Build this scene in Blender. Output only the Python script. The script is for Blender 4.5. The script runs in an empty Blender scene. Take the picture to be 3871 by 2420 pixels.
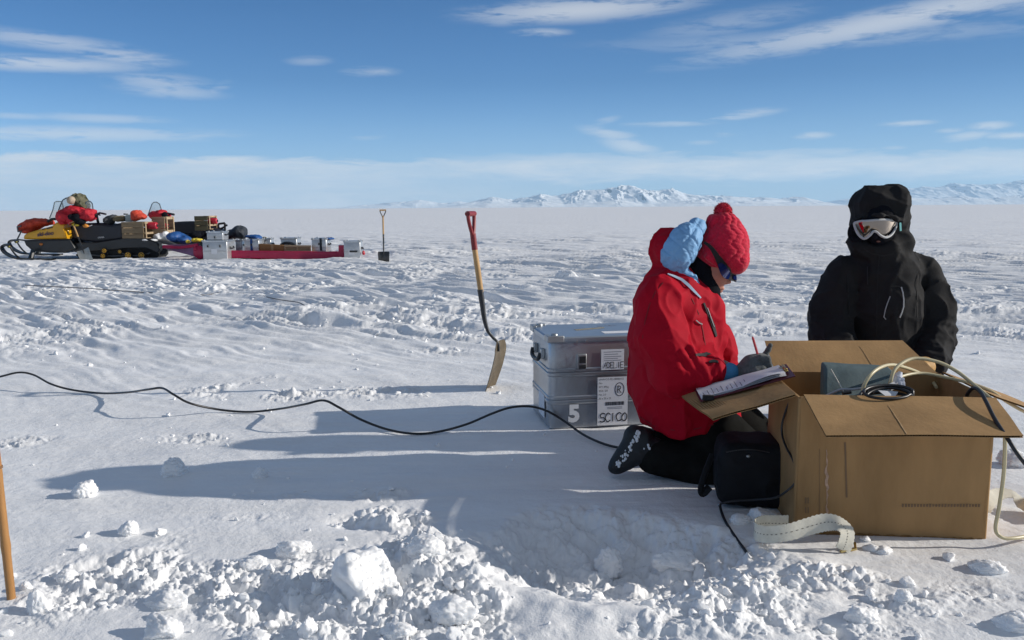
import bpy, bmesh, math, random
import numpy as np
from mathutils import Vector, Matrix
from mathutils.bvhtree import BVHTree
SC = bpy.context.scene
COL = SC.collection
R = math.radians

# ------------------------------------------------------------------ camera, sky, sun, exposure
CAM_H = 1.12; FPX = 1949.0; PW, PH = 2419.0, 1512.0
PITCH = math.atan((756 - 490) / FPX); ROLL = R(0.36)
cam_d = bpy.data.cameras.new('camera'); cam = bpy.data.objects.new('camera', cam_d); COL.objects.link(cam)
cam.location = (0, 0, CAM_H)
cam.rotation_euler = (Matrix.Rotation(math.pi / 2 - PITCH, 3, 'X') @ Matrix.Rotation(-ROLL, 3, 'Z')).to_euler()
cam_d.sensor_width = 36; cam_d.lens = 36 * FPX / PW
cam_d.clip_start = 0.05; cam_d.clip_end = 200000
SC.camera = cam

SUN_EL = R(21.7); SUN_AZ = R(2.3)          # from +X, a touch behind the scene
sdir = Vector((math.cos(SUN_EL) * math.cos(SUN_AZ), math.cos(SUN_EL) * math.sin(SUN_AZ), math.sin(SUN_EL)))
sl = bpy.data.lights.new('sun', 'SUN'); sl.energy = 4.25; sl.angle = R(0.55); sl.color = (1.0, 0.925, 0.83)
so = bpy.data.objects.new('sun', sl); COL.objects.link(so)
so.rotation_euler = sdir.to_track_quat('Z', 'Y').to_euler()

_cp, _sp, _cr, _sr = math.cos(PITCH), math.sin(PITCH), math.cos(ROLL), math.sin(ROLL)
def ray(x, y):
    u = (x - 1209.5) / FPX; v = -(y - 756) / FPX
    u2 = u * _cr + v * _sr; v2 = -u * _sr + v * _cr
    return Vector((u2, _cp + v2 * _sp, -_sp + v2 * _cp))
def W(x, y, Y):
    d = ray(x, y); return Vector((0, 0, CAM_H)) + d * (Y / d.y)
def G(x, y, z=0.0):
    d = ray(x, y); return Vector((0, 0, CAM_H)) + d * ((z - CAM_H) / d.z)

SC.view_settings.view_transform = 'Standard'; SC.view_settings.look = 'None'
SC.view_settings.exposure = 0.07; SC.view_settings.gamma = 1.0; SC.view_settings.use_curve_mapping = False
SC.render.engine = 'CYCLES'
SC.cycles.use_denoising = True
SC.cycles.max_bounces = 10; SC.cycles.diffuse_bounces = 4; SC.cycles.transparent_max_bounces = 16
SC.cycles.volume_bounces = 1

world = bpy.data.worlds.new('World'); SC.world = world; world.use_nodes = True
wt = world.node_tree; wn = wt.nodes; wl = wt.links
for n in list(wn): wn.remove(n)
def wmath(op, a, b=None, c=None, clamp=False):
    n = wn.new('ShaderNodeMath'); n.operation = op; n.use_clamp = clamp
    for i, v in enumerate((a, b, c)):
        if v is None: continue
        if isinstance(v, (int, float)): n.inputs[i].default_value = v
        else: wl.new(v, n.inputs[i])
    return n.outputs[0]
sky = wn.new('ShaderNodeTexSky'); sky.sky_type = 'NISHITA'; sky.sun_disc = False
sky.sun_elevation = SUN_EL; sky.sun_rotation = math.pi / 2 - SUN_AZ
sky.altitude = 60; sky.air_density = 1.0; sky.dust_density = 0.35; sky.ozone_density = 2.0
tc = wn.new('ShaderNodeTexCoord')
sep = wn.new('ShaderNodeSeparateXYZ'); wl.new(tc.outputs['Generated'], sep.inputs[0])
az = wmath('ARCTAN2', sep.outputs[0], sep.outputs[1])
el = wmath('ARCSINE', sep.outputs[2])
cmb = wn.new('ShaderNodeCombineXYZ'); wl.new(az, cmb.inputs[0]); wl.new(el, cmb.inputs[1])
def wnoise(sx, sy, scale, detail, rough, off=0.0, dist=0.0):
    m = wn.new('ShaderNodeMapping'); m.inputs['Scale'].default_value = (sx, sy, 1); m.inputs['Location'].default_value = (off, off * 1.7, off)
    m.inputs['Rotation'].default_value = (0, 0, R(2.0))
    wl.new(cmb.outputs[0], m.inputs[0])
    t = wn.new('ShaderNodeTexNoise'); t.inputs['Scale'].default_value = scale; t.inputs['Detail'].default_value = detail
    t.inputs['Roughness'].default_value = rough; t.inputs['Distortion'].default_value = dist
    wl.new(m.outputs[0], t.inputs['Vector']); return t.outputs['Fac']
N1 = wnoise(7, 46, 1.6, 7, 0.62, 3.1, 0.6)
N2 = wnoise(22, 150, 1.0, 6, 0.65, 9.3, 0.4)
nz = wmath('ADD', wmath('MULTIPLY', N1, 0.55), wmath('MULTIPLY', N2, 0.45))
def aed(x, y):
    d = ray(x, y).normalized(); return math.atan2(d.x, d.y), math.asin(d.z)
# wisps of cirrus, each a soft patch of the sky: centre, half width, half height, strength, slope
PATCH = [(1370, 24, 240, 24, .62, .03), (1280, 77, 60, 9, .42, 0), (1500, 20, 120, 14, .3, 0), (1200, 48, 70, 12, .3, 0), (2130, 45, 400, 28, .60, .13), (2300, 18, 170, 26, .3, .05), (1950, 92, 420, 20, .26, -.02), (1720, 55, 160, 24, .22, .1),
         (110, 97, 160, 16, .42, -.05), (90, 150, 190, 15, .55, .03), (285, 132, 100, 18, .42, -.05), (380, 195, 100, 18, .38, -.03), (400, 215, 100, 14, .38, -.03), (515, 210, 26, 12, .28, .4), (730, 144, 46, 10, .24, .05), (875, 169, 56, 10, .36, .02),
         (240, 280, 120, 9, .38, 0), (170, 317, 290, 15, .52, .02), (40, 274, 60, 6, .3, 0),
         (1750, 271, 80, 10, .5, .09), (1580, 293, 100, 6, .36, 0), (1440, 316, 62, 14, .48, -.2), (1490, 345, 60, 18, .55, -.2), (1430, 285, 30, 8, .26, .2), (1710, 318, 24, 5, .3, 0), (1660, 337, 30, 5, .25, 0),
         (2145, 291, 48, 6, .48, 0), (1922, 321, 36, 8, .5, 0), (2338, 297, 36, 8, .56, 0), (2290, 321, 42, 9, .5, .1), (2390, 320, 50, 7, .56, -.02), (2245, 308, 24, 5, .35, 0), (2110, 349, 24, 4, .3, 0), (870, 324, 36, 6, .2, .05)]
acc = None
for (x, y, hw, hh, st, sl_) in PATCH:
    a0, e0 = aed(x, y); k = 1 / FPX * 0.97
    da = wmath('SUBTRACT', az, a0); de = wmath('SUBTRACT', el, e0)
    de = wmath('SUBTRACT', de, wmath('MULTIPLY', da, sl_))
    q = wmath('ADD', wmath('POWER', wmath('ABSOLUTE', wmath('DIVIDE', da, hw * k)), 2.0), wmath('POWER', wmath('ABSOLUTE', wmath('DIVIDE', de, hh * k)), 2.0))
    m = wmath('MULTIPLY', wmath('POWER', wmath('SUBTRACT', 1.0, wmath('MULTIPLY', q, 0.45), clamp=True), 1.6), st * 1.12)
    acc = m if acc is None else wmath('MAXIMUM', acc, m)
wisp = wmath('MULTIPLY', acc, wmath('ADD', wmath('MULTIPLY_ADD', nz, 7.5, -3.25), wmath('MULTIPLY', acc, 1.15), clamp=True))
# low bank of thin cloud over the horizon: broad on the left, a band on the right
def hump(v, c, w):
    return wmath('SUBTRACT', 1.0, wmath('POWER', wmath('ABSOLUTE', wmath('DIVIDE', wmath('SUBTRACT', v, c), w)), 2.0), clamp=True)
aL, eT = aed(300, 368); _, eB = aed(300, 497)
edge = wmath('MULTIPLY_ADD', wmath('SUBTRACT', N1, 0.5), 0.035, 0.0)
e_top = wmath('ADD', eT, edge)
bankL = wmath('MULTIPLY', wmath('DIVIDE', wmath('SUBTRACT', e_top, el), 0.006, clamp=True), wmath('DIVIDE', wmath('SUBTRACT', 0.12, az), 0.34, clamp=True))
aR, eR = aed(1850, 396)
e_c = wmath('MULTIPLY_ADD', wmath('SUBTRACT', az, aR), -0.012, eR)
bandR = wmath('MULTIPLY', hump(wmath('ADD', el, edge), e_c, 0.0185), wmath('DIVIDE', wmath('ADD', az, 0.10), 0.16, clamp=True))
lowN = wmath('MULTIPLY_ADD', nz, 2.2, -0.30, clamp=True)
bank = wmath('MULTIPLY', wmath('ADD', wmath('MULTIPLY', bankL, 0.98), wmath('MULTIPLY', bandR, 1.0), clamp=True), lowN)
cl = wmath('MAXIMUM', wisp, bank)
haze_low = wmath('MULTIPLY', wmath('POWER', wmath('SUBTRACT', 1.0, wmath('DIVIDE', wmath('MAXIMUM', el, 0.0), 0.16), clamp=True), 2.2), 0.40)
# clear polar air: the model's dusty warm horizon is taken back towards blue, more so lower down
grade = wn.new('ShaderNodeValToRGB'); wl.new(wmath('MULTIPLY', wmath('MAXIMUM', el, 0.0), 2.5, clamp=True), grade.inputs[0])
for k, c in enumerate([(0.0, (.37, .56, 1.0)), (.235, (.242, .421, .71)), (.36, (.165, .335, .575)), (.875, (.078, .245, .415))]):
    e = grade.color_ramp.elements[k] if k < 2 else grade.color_ramp.elements.new(c[0])
    e.position = c[0]; e.color = (*c[1], 1)
hue = wn.new('ShaderNodeVectorMath'); hue.operation = 'MULTIPLY'; dbl = wn.new('ShaderNodeVectorMath'); dbl.operation = 'SCALE'; dbl.inputs['Scale'].default_value = 2.0
wl.new(wmath('SUBTRACT', 1.80, wmath('MULTIPLY', wmath('DIVIDE', az, 0.62, clamp=True), 0.52)), dbl.inputs['Scale'])
wl.new(sky.outputs[0], dbl.inputs[0]); wl.new(dbl.outputs[0], hue.inputs[0]); wl.new(grade.outputs[0], hue.inputs[1])
mix = wn.new('ShaderNodeMix'); mix.data_type = 'RGBA'
mixh = wn.new('ShaderNodeMix'); mixh.data_type = 'RGBA'; wl.new(haze_low, mixh.inputs['Factor']); wl.new(hue.outputs[0], mixh.inputs[6]); mixh.inputs[7].default_value = (4.6, 6.3, 7.7, 1)
wl.new(wmath('MULTIPLY', cl, 0.88, clamp=True), mix.inputs['Factor']); wl.new(mixh.outputs[2], mix.inputs[6]); mix.inputs[7].default_value = (7.5, 7.6, 7.6, 1)
# thin veil added to the unseen sky overhead and behind, so shade is less blue
fill_veil = wmath('MAXIMUM', wmath('DIVIDE', wmath('SUBTRACT', el, 0.42), 0.25, clamp=True), wmath('DIVIDE', wmath('SUBTRACT', -0.15, sep.outputs[1]), 0.35, clamp=True))
mixv = wn.new('ShaderNodeMix'); mixv.data_type = 'RGBA'; wl.new(wmath('MULTIPLY', fill_veil, 0.66), mixv.inputs['Factor'])
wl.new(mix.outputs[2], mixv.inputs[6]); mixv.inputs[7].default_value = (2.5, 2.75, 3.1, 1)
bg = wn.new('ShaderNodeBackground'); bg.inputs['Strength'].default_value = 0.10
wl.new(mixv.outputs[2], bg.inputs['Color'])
wo = wn.new('ShaderNodeOutputWorld'); wl.new(bg.outputs[0], wo.inputs['Surface'])
world.cycles.sampling_method = 'MANUAL'; world.cycles.sample_map_resolution = 512

# ------------------------------------------------------------------ noise in numpy
_rs = np.random.RandomState(7)
_PN = 4096
_perm = np.concatenate([_rs.permutation(_PN)] * 2).astype(np.int32)
_ga = _rs.rand(_PN) * 2 * np.pi; _gx = np.cos(_ga).astype(np.float32); _gy = np.sin(_ga).astype(np.float32)
_g3 = _rs.randn(_PN, 3); _g3 = (_g3 / np.linalg.norm(_g3, axis=1)[:, None]).astype(np.float32)
_rnd = _rs.rand(_PN, 4).astype(np.float32)
def perlin2(x, y, seed=0):
    x = np.asarray(x, np.float32); y = np.asarray(y, np.float32)
    xi = np.floor(x).astype(np.int32); yi = np.floor(y).astype(np.int32); xf = x - xi; yf = y - yi
    u = xf * xf * xf * (xf * (xf * 6 - 15) + 10); v = yf * yf * yf * (yf * (yf * 6 - 15) + 10)
    def g(a, b, dx, dy):
        h = _perm[_perm[(xi + a + seed * 131) % _PN] + (yi + b + seed * 57) % _PN]
        return _gx[h] * dx + _gy[h] * dy
    n0 = g(0, 0, xf, yf); n1 = g(1, 0, xf - 1, yf); n2 = g(0, 1, xf, yf - 1); n3 = g(1, 1, xf - 1, yf - 1)
    return (n0 + u * (n1 - n0)) * (1 - v) + (n2 + u * (n3 - n2)) * v
def fbm2(x, y, o=4, seed=0, gain=.5):
    s = 0; a = 1; f = 1
    for i in range(o): s = s + a * perlin2(x * f, y * f, seed + i); a *= gain; f *= 2.03
    return s
def perlin3(x, y, z, seed=0):
    xi = np.floor(x).astype(np.int32); yi = np.floor(y).astype(np.int32); zi = np.floor(z).astype(np.int32)
    xf = x - xi; yf = y - yi; zf = z - zi
    u, v, w = [t * t * t * (t * (t * 6 - 15) + 10) for t in (xf, yf, zf)]
    r = 0
    for a in (0, 1):
        for b in (0, 1):
            for c in (0, 1):
                h = _perm[(_perm[_perm[(xi + a + seed * 131) % _PN] + (yi + b) % _PN] + zi + c) % _PN]
                g = _g3[h]
                r = r + (u if a else 1 - u) * (v if b else 1 - v) * (w if c else 1 - w) * (g[..., 0] * (xf - a) + g[..., 1] * (yf - b) + g[..., 2] * (zf - c))
    return r
def lumps2(x, y, cell, seed, dens, rmin, rmax, flat=.8):
    """rounded clods scattered one per cell: the height of the tallest one over each point"""
    X = x / cell; Y = y / cell; xi = np.floor(X).astype(np.int32); yi = np.floor(Y).astype(np.int32)
    out = np.zeros_like(X)
    for a in (-1, 0, 1):
        for b in (-1, 0, 1):
            h = _perm[_perm[(xi + a + seed * 77) % _PN] + (yi + b + seed * 31) % _PN]
            q = _rnd[h]
            cx = xi + a + .15 + .7 * q[:, 0]; cy = yi + b + .15 + .7 * q[:, 1]
            r = rmin + (rmax - rmin) * q[:, 2] ** 2.0
            d2 = ((X - cx) ** 2 + (Y - cy) ** 2) / (r * r)
            on = (q[:, 3] < dens)
            out = np.maximum(out, np.where(on & (d2 < 1), r * np.sqrt(np.maximum(1 - d2, 0)), 0))
    return out * cell * flat
def sstep(a, b, x):
    t = np.clip((x - a) / (b - a), 0, 1); return t * t * (3 - 2 * t)

# ------------------------------------------------------------------ materials
MATS = {}
def mat(name, col, rough=.6, metal=0.0, var=0.0, vscale=8.0, bump=0.0, bscale=60.0, spec=.5, sheen=0.0, alpha=1.0, trans=0.0, dist=.01, bdet=4, coat=0.0, col2=None, stretch=(1, 1, 1), crease=0.0, cscale=6.0):
    if name in MATS: return MATS[name]
    m = bpy.data.materials.new(name); m.use_nodes = True; nt = m.node_tree; n = nt.nodes; l = nt.links
    b = n['Principled BSDF']
    b.inputs['Base Color'].default_value = (*col, 1); b.inputs['Roughness'].default_value = rough; b.inputs['Metallic'].default_value = metal
    b.inputs['Specular IOR Level'].default_value = spec; b.inputs['Sheen Weight'].default_value = sheen; b.inputs['Coat Weight'].default_value = coat
    b.inputs['Transmission Weight'].default_value = trans; b.inputs['Alpha'].default_value = alpha
    tcn = n.new('ShaderNodeTexCoord'); mp = n.new('ShaderNodeMapping'); mp.inputs['Scale'].default_value = stretch
    l.new(tcn.outputs['Object'], mp.inputs[0])
    if var or col2:
        t = n.new('ShaderNodeTexNoise'); t.inputs['Scale'].default_value = vscale; t.inputs['Detail'].default_value = 5; t.inputs['Roughness'].default_value = .6
        l.new(mp.outputs[0], t.inputs['Vector'])
        rmp = n.new('ShaderNodeValToRGB'); rmp.color_ramp.elements[0].position = .3; rmp.color_ramp.elements[1].position = .7
        c2 = col2 or tuple(min(1, c * (1 + var)) for c in col)
        c1 = col if col2 else tuple(c * (1 - var) for c in col)
        rmp.color_ramp.elements[0].color = (*c1, 1); rmp.color_ramp.elements[1].color = (*c2, 1)
        l.new(t.outputs['Fac'], rmp.inputs[0]); l.new(rmp.outputs[0], b.inputs['Base Color'])
    if bump:
        t2 = n.new('ShaderNodeTexNoise'); t2.inputs['Scale'].default_value = bscale; t2.inputs['Detail'].default_value = bdet; t2.inputs['Roughness'].default_value = .6
        l.new(mp.outputs[0], t2.inputs['Vector'])
        bp = n.new('ShaderNodeBump'); bp.inputs['Strength'].default_value = bump; bp.inputs['Distance'].default_value = dist
        l.new(t2.outputs['Fac'], bp.inputs['Height']); l.new(bp.outputs[0], b.inputs['Normal'])
        if crease:                                   # sharp folds of stiff cloth
            wp = n.new('ShaderNodeTexNoise'); wp.inputs['Scale'].default_value = cscale * .6; wp.inputs['Detail'].default_value = 2; l.new(mp.outputs[0], wp.inputs['Vector'])
            ad = n.new('ShaderNodeMix'); ad.data_type = 'VECTOR'; ad.inputs['Factor'].default_value = .25; l.new(mp.outputs[0], ad.inputs[4]); l.new(wp.outputs['Color'], ad.inputs[5])
            t3 = n.new('ShaderNodeTexNoise'); t3.noise_type = 'RIDGED_MULTIFRACTAL'; t3.inputs['Scale'].default_value = cscale; t3.inputs['Detail'].default_value = 3; t3.inputs['Roughness'].default_value = .45; t3.inputs['Lacunarity'].default_value = 2.2
            l.new(ad.outputs[1], t3.inputs['Vector'])
            b2_ = n.new('ShaderNodeBump'); b2_.inputs['Strength'].default_value = crease; b2_.inputs['Distance'].default_value = .02
            l.new(t3.outputs['Fac'], b2_.inputs['Height']); l.new(b2_.outputs[0], bp.inputs['Normal'])
    MATS[name] = m; return m

# ------------------------------------------------------------------ objects
def worldloc(o):
    v = Vector((0, 0, 0))
    while o is not None: v = v + o.location; o = o.parent
    return v
def tag(o, label=None, cat=None, group=None, kind=None):
    if label: o['label'] = label
    if cat: o['category'] = cat
    if group: o['group'] = group
    if kind: o['kind'] = kind
    return o
def thing(name, loc, label, cat, group=None):
    o = bpy.data.objects.new(name, None); COL.objects.link(o); o.location = loc; o.empty_display_size = .1
    return tag(o, label, cat, group)
def link(name, me, m, parent=None, loc=None):
    o = bpy.data.objects.new(name, me); COL.objects.link(o)
    if m is not None:
        for mm in (m if isinstance(m, (list, tuple)) else [m]): me.materials.append(mm)
    if parent is not None: o.parent = parent
    if loc is not None: o.location = loc
    return o
def mesh_np(name, V, quads, smooth=True, tris=None):
    me = bpy.data.meshes.new(name)
    V = np.asarray(V, np.float32); q = np.asarray(quads, np.int32)
    k = q.shape[1]
    me.vertices.add(len(V)); me.vertices.foreach_set('co', V.ravel())
    me.loops.add(q.size); me.loops.foreach_set('vertex_index', q.ravel())
    me.polygons.add(len(q)); me.polygons.foreach_set('loop_start', np.arange(0, q.size, k, dtype=np.int32)); me.polygons.foreach_set('loop_total', np.full(len(q), k, np.int32))
    me.update(calc_edges=True)
    me.polygons.foreach_set('use_smooth', np.full(len(q), smooth, bool)); me.update()
    return me
class MB:
    def __init__(s): s.v = []; s.f = []
    def add(s, vs, fs):
        b = len(s.v); s.v += [Vector(v) for v in vs]; s.f += [tuple(i + b for i in f) for f in fs]; return s
    def hexa(s, p):                                   # 4 bottom, 4 top, both counter-clockwise
        return s.add(p, [(3, 2, 1, 0), (4, 5, 6, 7), (0, 1, 5, 4), (1, 2, 6, 5), (2, 3, 7, 6), (3, 0, 4, 7)])
    def box(s, c, sz, rot=None):
        c = Vector(c); h = Vector(sz) / 2; p = []
        for z in (-1, 1):
            for x, y in ((-1, -1), (1, -1), (1, 1), (-1, 1)):
                q = Vector((x * h.x, y * h.y, z * h.z)); p.append(c + (rot @ q if rot else q))
        return s.hexa(p)
    def tube(s, pts, r, n=10, caps=True, flat=None):
        pts = [Vector(p) for p in pts]; m = len(pts)
        rs = [r] * m if isinstance(r, (int, float)) else list(r)
        t0 = (pts[1] - pts[0]).normalized(); up = Vector((0, 0, 1)) if abs(t0.z) < .9 else Vector((1, 0, 0))
        u = (up - t0 * up.dot(t0)).normalized(); b = len(s.v)
        for i, p in enumerate(pts):
            t = (pts[min(i + 1, m - 1)] - pts[max(i - 1, 0)]).normalized()
            u = (u - t * u.dot(t)).normalized(); w = t.cross(u)
            for k in range(n):
                a = 2 * math.pi * k / n; s.v.append(p + (u * math.cos(a) + w * math.sin(a) * (flat or 1)) * rs[i])
        for i in range(m - 1):
            for k in range(n):
                k2 = (k + 1) % n; s.f.append((b + i * n + k, b + i * n + k2, b + (i + 1) * n + k2, b + (i + 1) * n + k))
        if caps:
            s.f.append(tuple(b + k for k in range(n - 1, -1, -1))); s.f.append(tuple(b + (m - 1) * n + k for k in range(n)))
        return s
    def ell(s, c, r, seg=16, rings=10, rot=None, noise=0.0, nf=3.0, seed=0):
        c = Vector(c); r = (r, r, r) if isinstance(r, (int, float)) else r; b = len(s.v); rng = random.Random(seed)
        pts = []
        for i in range(rings + 1):
            th = math.pi * i / rings
            for k in range(seg):
                ph = 2 * math.pi * k / seg; q = Vector((math.sin(th) * math.cos(ph), math.sin(th) * math.sin(ph), math.cos(th)))
                pts.append(q)
        if noise:
            A = np.array([tuple(q) for q in pts], np.float32) * nf + seed * 3.7
            nn = perlin3(A[:, 0], A[:, 1], A[:, 2], seed)
        for i, q in enumerate(pts):
            k = 1 + (noise * float(nn[i]) if noise else 0)
            p = Vector((q.x * r[0], q.y * r[1], q.z * r[2])) * k; s.v.append(c + (rot @ p if rot else p))
        for i in range(rings):
            for k in range(seg):
                k2 = (k + 1) % seg; s.f.append((b + i * seg + k, b + (i + 1) * seg + k, b + (i + 1) * seg + k2, b + i * seg + k2))
        return s
    def prism(s, poly, vec):
        poly = [Vector(p) for p in poly]; vec = Vector(vec); n = len(poly); b = len(s.v)
        s.v += poly + [p + vec for p in poly]
        s.f.append(tuple(b + i for i in range(n - 1, -1, -1))); s.f.append(tuple(b + n + i for i in range(n)))
        for i in range(n): j = (i + 1) % n; s.f.append((b + i, b + j, b + n + j, b + n + i))
        return s
    def grid(s, rows):
        b = len(s.v); m = len(rows[0])
        for r in rows: s.v += [Vector(p) for p in r]
        for i in range(len(rows) - 1):
            for j in range(m - 1): s.f.append((b + i * m + j, b + i * m + j + 1, b + (i + 1) * m + j + 1, b + (i + 1) * m + j))
        return s
    def slab(s, P, nrm, th, nu=8, nv=8, warp=0.0, wf=4.0, seed=0):
        """a bent sheet of some thickness between four corners P00 P10 P11 P01"""
        P = [Vector(p) for p in P]; nrm = Vector(nrm).normalized(); b = len(s.v)
        for side in (0, 1):
            for j in range(nv + 1):
                for i in range(nu + 1):
                    u, v = i / nu, j / nv
                    p = (P[0] * (1 - u) + P[1] * u) * (1 - v) + (P[3] * (1 - u) + P[2] * u) * v
                    if warp:
                        p = p + nrm * warp * float(perlin2(np.float32(u * wf + seed * 5.3), np.float32(v * wf + seed), seed))
                    s.v.append(p + nrm * (th if side else 0))
        k = nu + 1; o = b + k * (nv + 1)
        for j in range(nv):
            for i in range(nu):
                a = j * k + i
                s.f.append((b + a, b + a + k, b + a + k + 1, b + a + 1)); s.f.append((o + a, o + a + 1, o + a + k + 1, o + a + k))
        rim = [i for i in range(nu)] + [nu + j * k for j in range(nv)] + [nv * k + i for i in range(nu, 0, -1)] + [j * k for j in range(nv, 0, -1)]
        for i in range(len(rim)):
            a, c = rim[i], rim[(i + 1) % len(rim)]; s.f.append((b + a, b + c, o + c, o + a))
        return s
    def build(s, name, m, parent=None, smooth=True, bevel=0.0, seg=2, angle=40, label=None, sub=0):
        org = worldloc(parent) if parent is not None else (sum((Vector(v) for v in s.v), Vector()) / len(s.v) if s.v else Vector())
        me = bpy.data.meshes.new(name); me.from_pydata([tuple(v - org) for v in s.v], [], s.f); me.validate()
        bm = bmesh.new(); bm.from_mesh(me); bmesh.ops.recalc_face_normals(bm, faces=bm.faces[:]); bm.to_mesh(me); bm.free()
        if smooth:
            me.polygons.foreach_set('use_smooth', [True] * len(me.polygons)); me.set_sharp_from_angle(angle=R(angle))
        o = link(name, me, m, parent, None if parent is not None else org)
        if bevel:
            md = o.modifiers.new('bevel', 'BEVEL'); md.width = bevel; md.segments = seg; md.limit_method = 'ANGLE'; md.angle_limit = R(35)
        if sub:
            md = o.modifiers.new('sub', 'SUBSURF'); md.levels = sub; md.render_levels = sub
        if label: o['label'] = label
        return o
def spline(pts, k=8):
    P = [Vector(p) for p in pts]; out = []
    for i in range(len(P) - 1):
        a = P[max(i - 1, 0)]; b = P[i]; c = P[i + 1]; d = P[min(i + 2, len(P) - 1)]
        for j in range(k):
            t = j / k
            out.append(0.5 * ((2 * b) + (c - a) * t + (2 * a - 5 * b + 4 * c - d) * t * t + (3 * b - a - 3 * c + d) * t ** 3))
    out.append(P[-1]); return out
def bvh_of(o):
    me = o.data; wlc = worldloc(o)
    return BVHTree.FromPolygons([v.co + wlc for v in me.vertices], [tuple(p.vertices) for p in me.polygons])
def hit(b, x, y):
    d = ray(x, y).normalized(); h = b.ray_cast(Vector((0, 0, CAM_H)), d)
    return (h[0], h[1]) if h[0] is not None else (None, None)
def on_surface(b, pts, lift=.003):
    out = []
    for x, y in pts:
        p, n = hit(b, x, y)
        if p is None: continue
        if n.dot(ray(x, y)) > 0: n = -n
        out.append((p + n * lift, n))
    return out
def ribbon_on(mb, hits, w, th=.002):
    """a flat band laid on a surface along hits [(point, normal)]; w a number or a list"""
    m = len(hits)
    if m < 2: return mb
    b = len(mb.v)
    for i, (p, n) in enumerate(hits):
        t = (hits[min(i + 1, m - 1)][0] - hits[max(i - 1, 0)][0]).normalized(); sd = t.cross(n).normalized()
        ww = (w[i] if isinstance(w, (list, tuple)) else w) / 2
        mb.v += [p - sd * ww, p + sd * ww, p + sd * ww + n * th, p - sd * ww + n * th]
    for i in range(m - 1):
        a = b + i * 4; c = a + 4
        for k in range(4): k2 = (k + 1) % 4; mb.f.append((a + k, a + k2, c + k2, c + k))
    mb.f.append((b + 3, b + 2, b + 1, b)); e = b + (m - 1) * 4; mb.f.append((e, e + 1, e + 2, e + 3))
    return mb

# ------------------------------------------------------------------ implicit surfaces (soft bodies)
def s_cap(P, a, b, ra, rb, sc=(1, 1, 1)):
    sc = np.array(sc, np.float32); a = np.array(tuple(a), np.float32) ; b = np.array(tuple(b), np.float32)
    Q = [(P[i] - a[i]) / sc[i] for i in range(3)]; d = (b - a) / sc; dd = max(float(d @ d), 1e-9)
    t = np.clip((Q[0] * d[0] + Q[1] * d[1] + Q[2] * d[2]) / dd, 0, 1)
    return np.sqrt((Q[0] - t * d[0]) ** 2 + (Q[1] - t * d[1]) ** 2 + (Q[2] - t * d[2]) ** 2) - (ra + (rb - ra) * t)
def s_ell(P, c, r, rot=None):
    q = [P[i] - c[i] for i in range(3)]
    if rot is not None:
        M = rot.transposed(); q = [M[i][0] * q[0] + M[i][1] * q[1] + M[i][2] * q[2] for i in range(3)]
    k = np.sqrt((q[0] / r[0]) ** 2 + (q[1] / r[1]) ** 2 + (q[2] / r[2]) ** 2)
    k2 = np.sqrt((q[0] / r[0] ** 2) ** 2 + (q[1] / r[1] ** 2) ** 2 + (q[2] / r[2] ** 2) ** 2)
    return k * (k - 1) / np.maximum(k2, 1e-6)
def s_box(P, c, hs, rd, rot=None):
    q = [P[i] - c[i] for i in range(3)]
    if rot is not None:
        M = rot.transposed(); q = [M[i][0] * q[0] + M[i][1] * q[1] + M[i][2] * q[2] for i in range(3)]
    e = [np.abs(q[i]) - (hs[i] - rd) for i in range(3)]
    o = np.sqrt(sum(np.maximum(k, 0) ** 2 for k in e)); return o + np.minimum(np.maximum(np.maximum(e[0], e[1]), e[2]), 0) - rd
def s_min(a, b, k):
    h = np.clip(.5 + .5 * (b - a) / k, 0, 1); return b * (1 - h) + a * h - k * h * (1 - h)
def s_max(a, b, k): return -s_min(-a, -b, k)
def s_plane(P, p, n):
    n = Vector(n).normalized(); return (P[0] - p[0]) * n.x + (P[1] - p[1]) * n.y + (P[2] - p[2]) * n.z
def chain(P, pts, k=.04, sc=(1, 1, 1)):
    d = None
    for (a, ra), (b, rb) in zip(pts[:-1], pts[1:]):
        e = s_cap(P, a, b, ra, rb, sc); d = e if d is None else s_min(d, e, k)
    return d
def wrinkle(P, d, amp, freq, seed=0, band=.05, ridge=True):
    m = np.abs(d) < band; out = d.copy(); q = [(P[i][m] * freq[i]).astype(np.float32) for i in range(3)]
    n = perlin3(q[0], q[1], q[2], seed)
    if ridge: n = 1 - 2.2 * np.abs(n)
    out[m] = d[m] - amp * n
    return out
def folds(P, d, amp, freq, seed=0, band=.05, sharp=.16):
    """thin raised creases of stiff cloth over broad slack hollows"""
    m = np.abs(d) < band; out = d.copy(); q = [P[i][m].astype(np.float32) for i in range(3)]
    w = [.05 * perlin3(q[0] * 7 + 3 * i, q[1] * 7, q[2] * 7, seed + 50 + i) for i in range(3)]
    n = np.abs(perlin3((q[0] + w[0]) * freq[0], (q[1] + w[1]) * freq[1], (q[2] + w[2]) * freq[2], seed))
    n2 = perlin3(q[0] * freq[0] * .5, q[1] * freq[1] * .5, q[2] * freq[2] * .5, seed + 7)
    out[m] = d[m] - amp * (1.25 * np.exp(-n / sharp) - .55 + .9 * n2); return out
_CORN = [(i, j, k) for i in (0, 1) for j in (0, 1) for k in (0, 1)]
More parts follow.
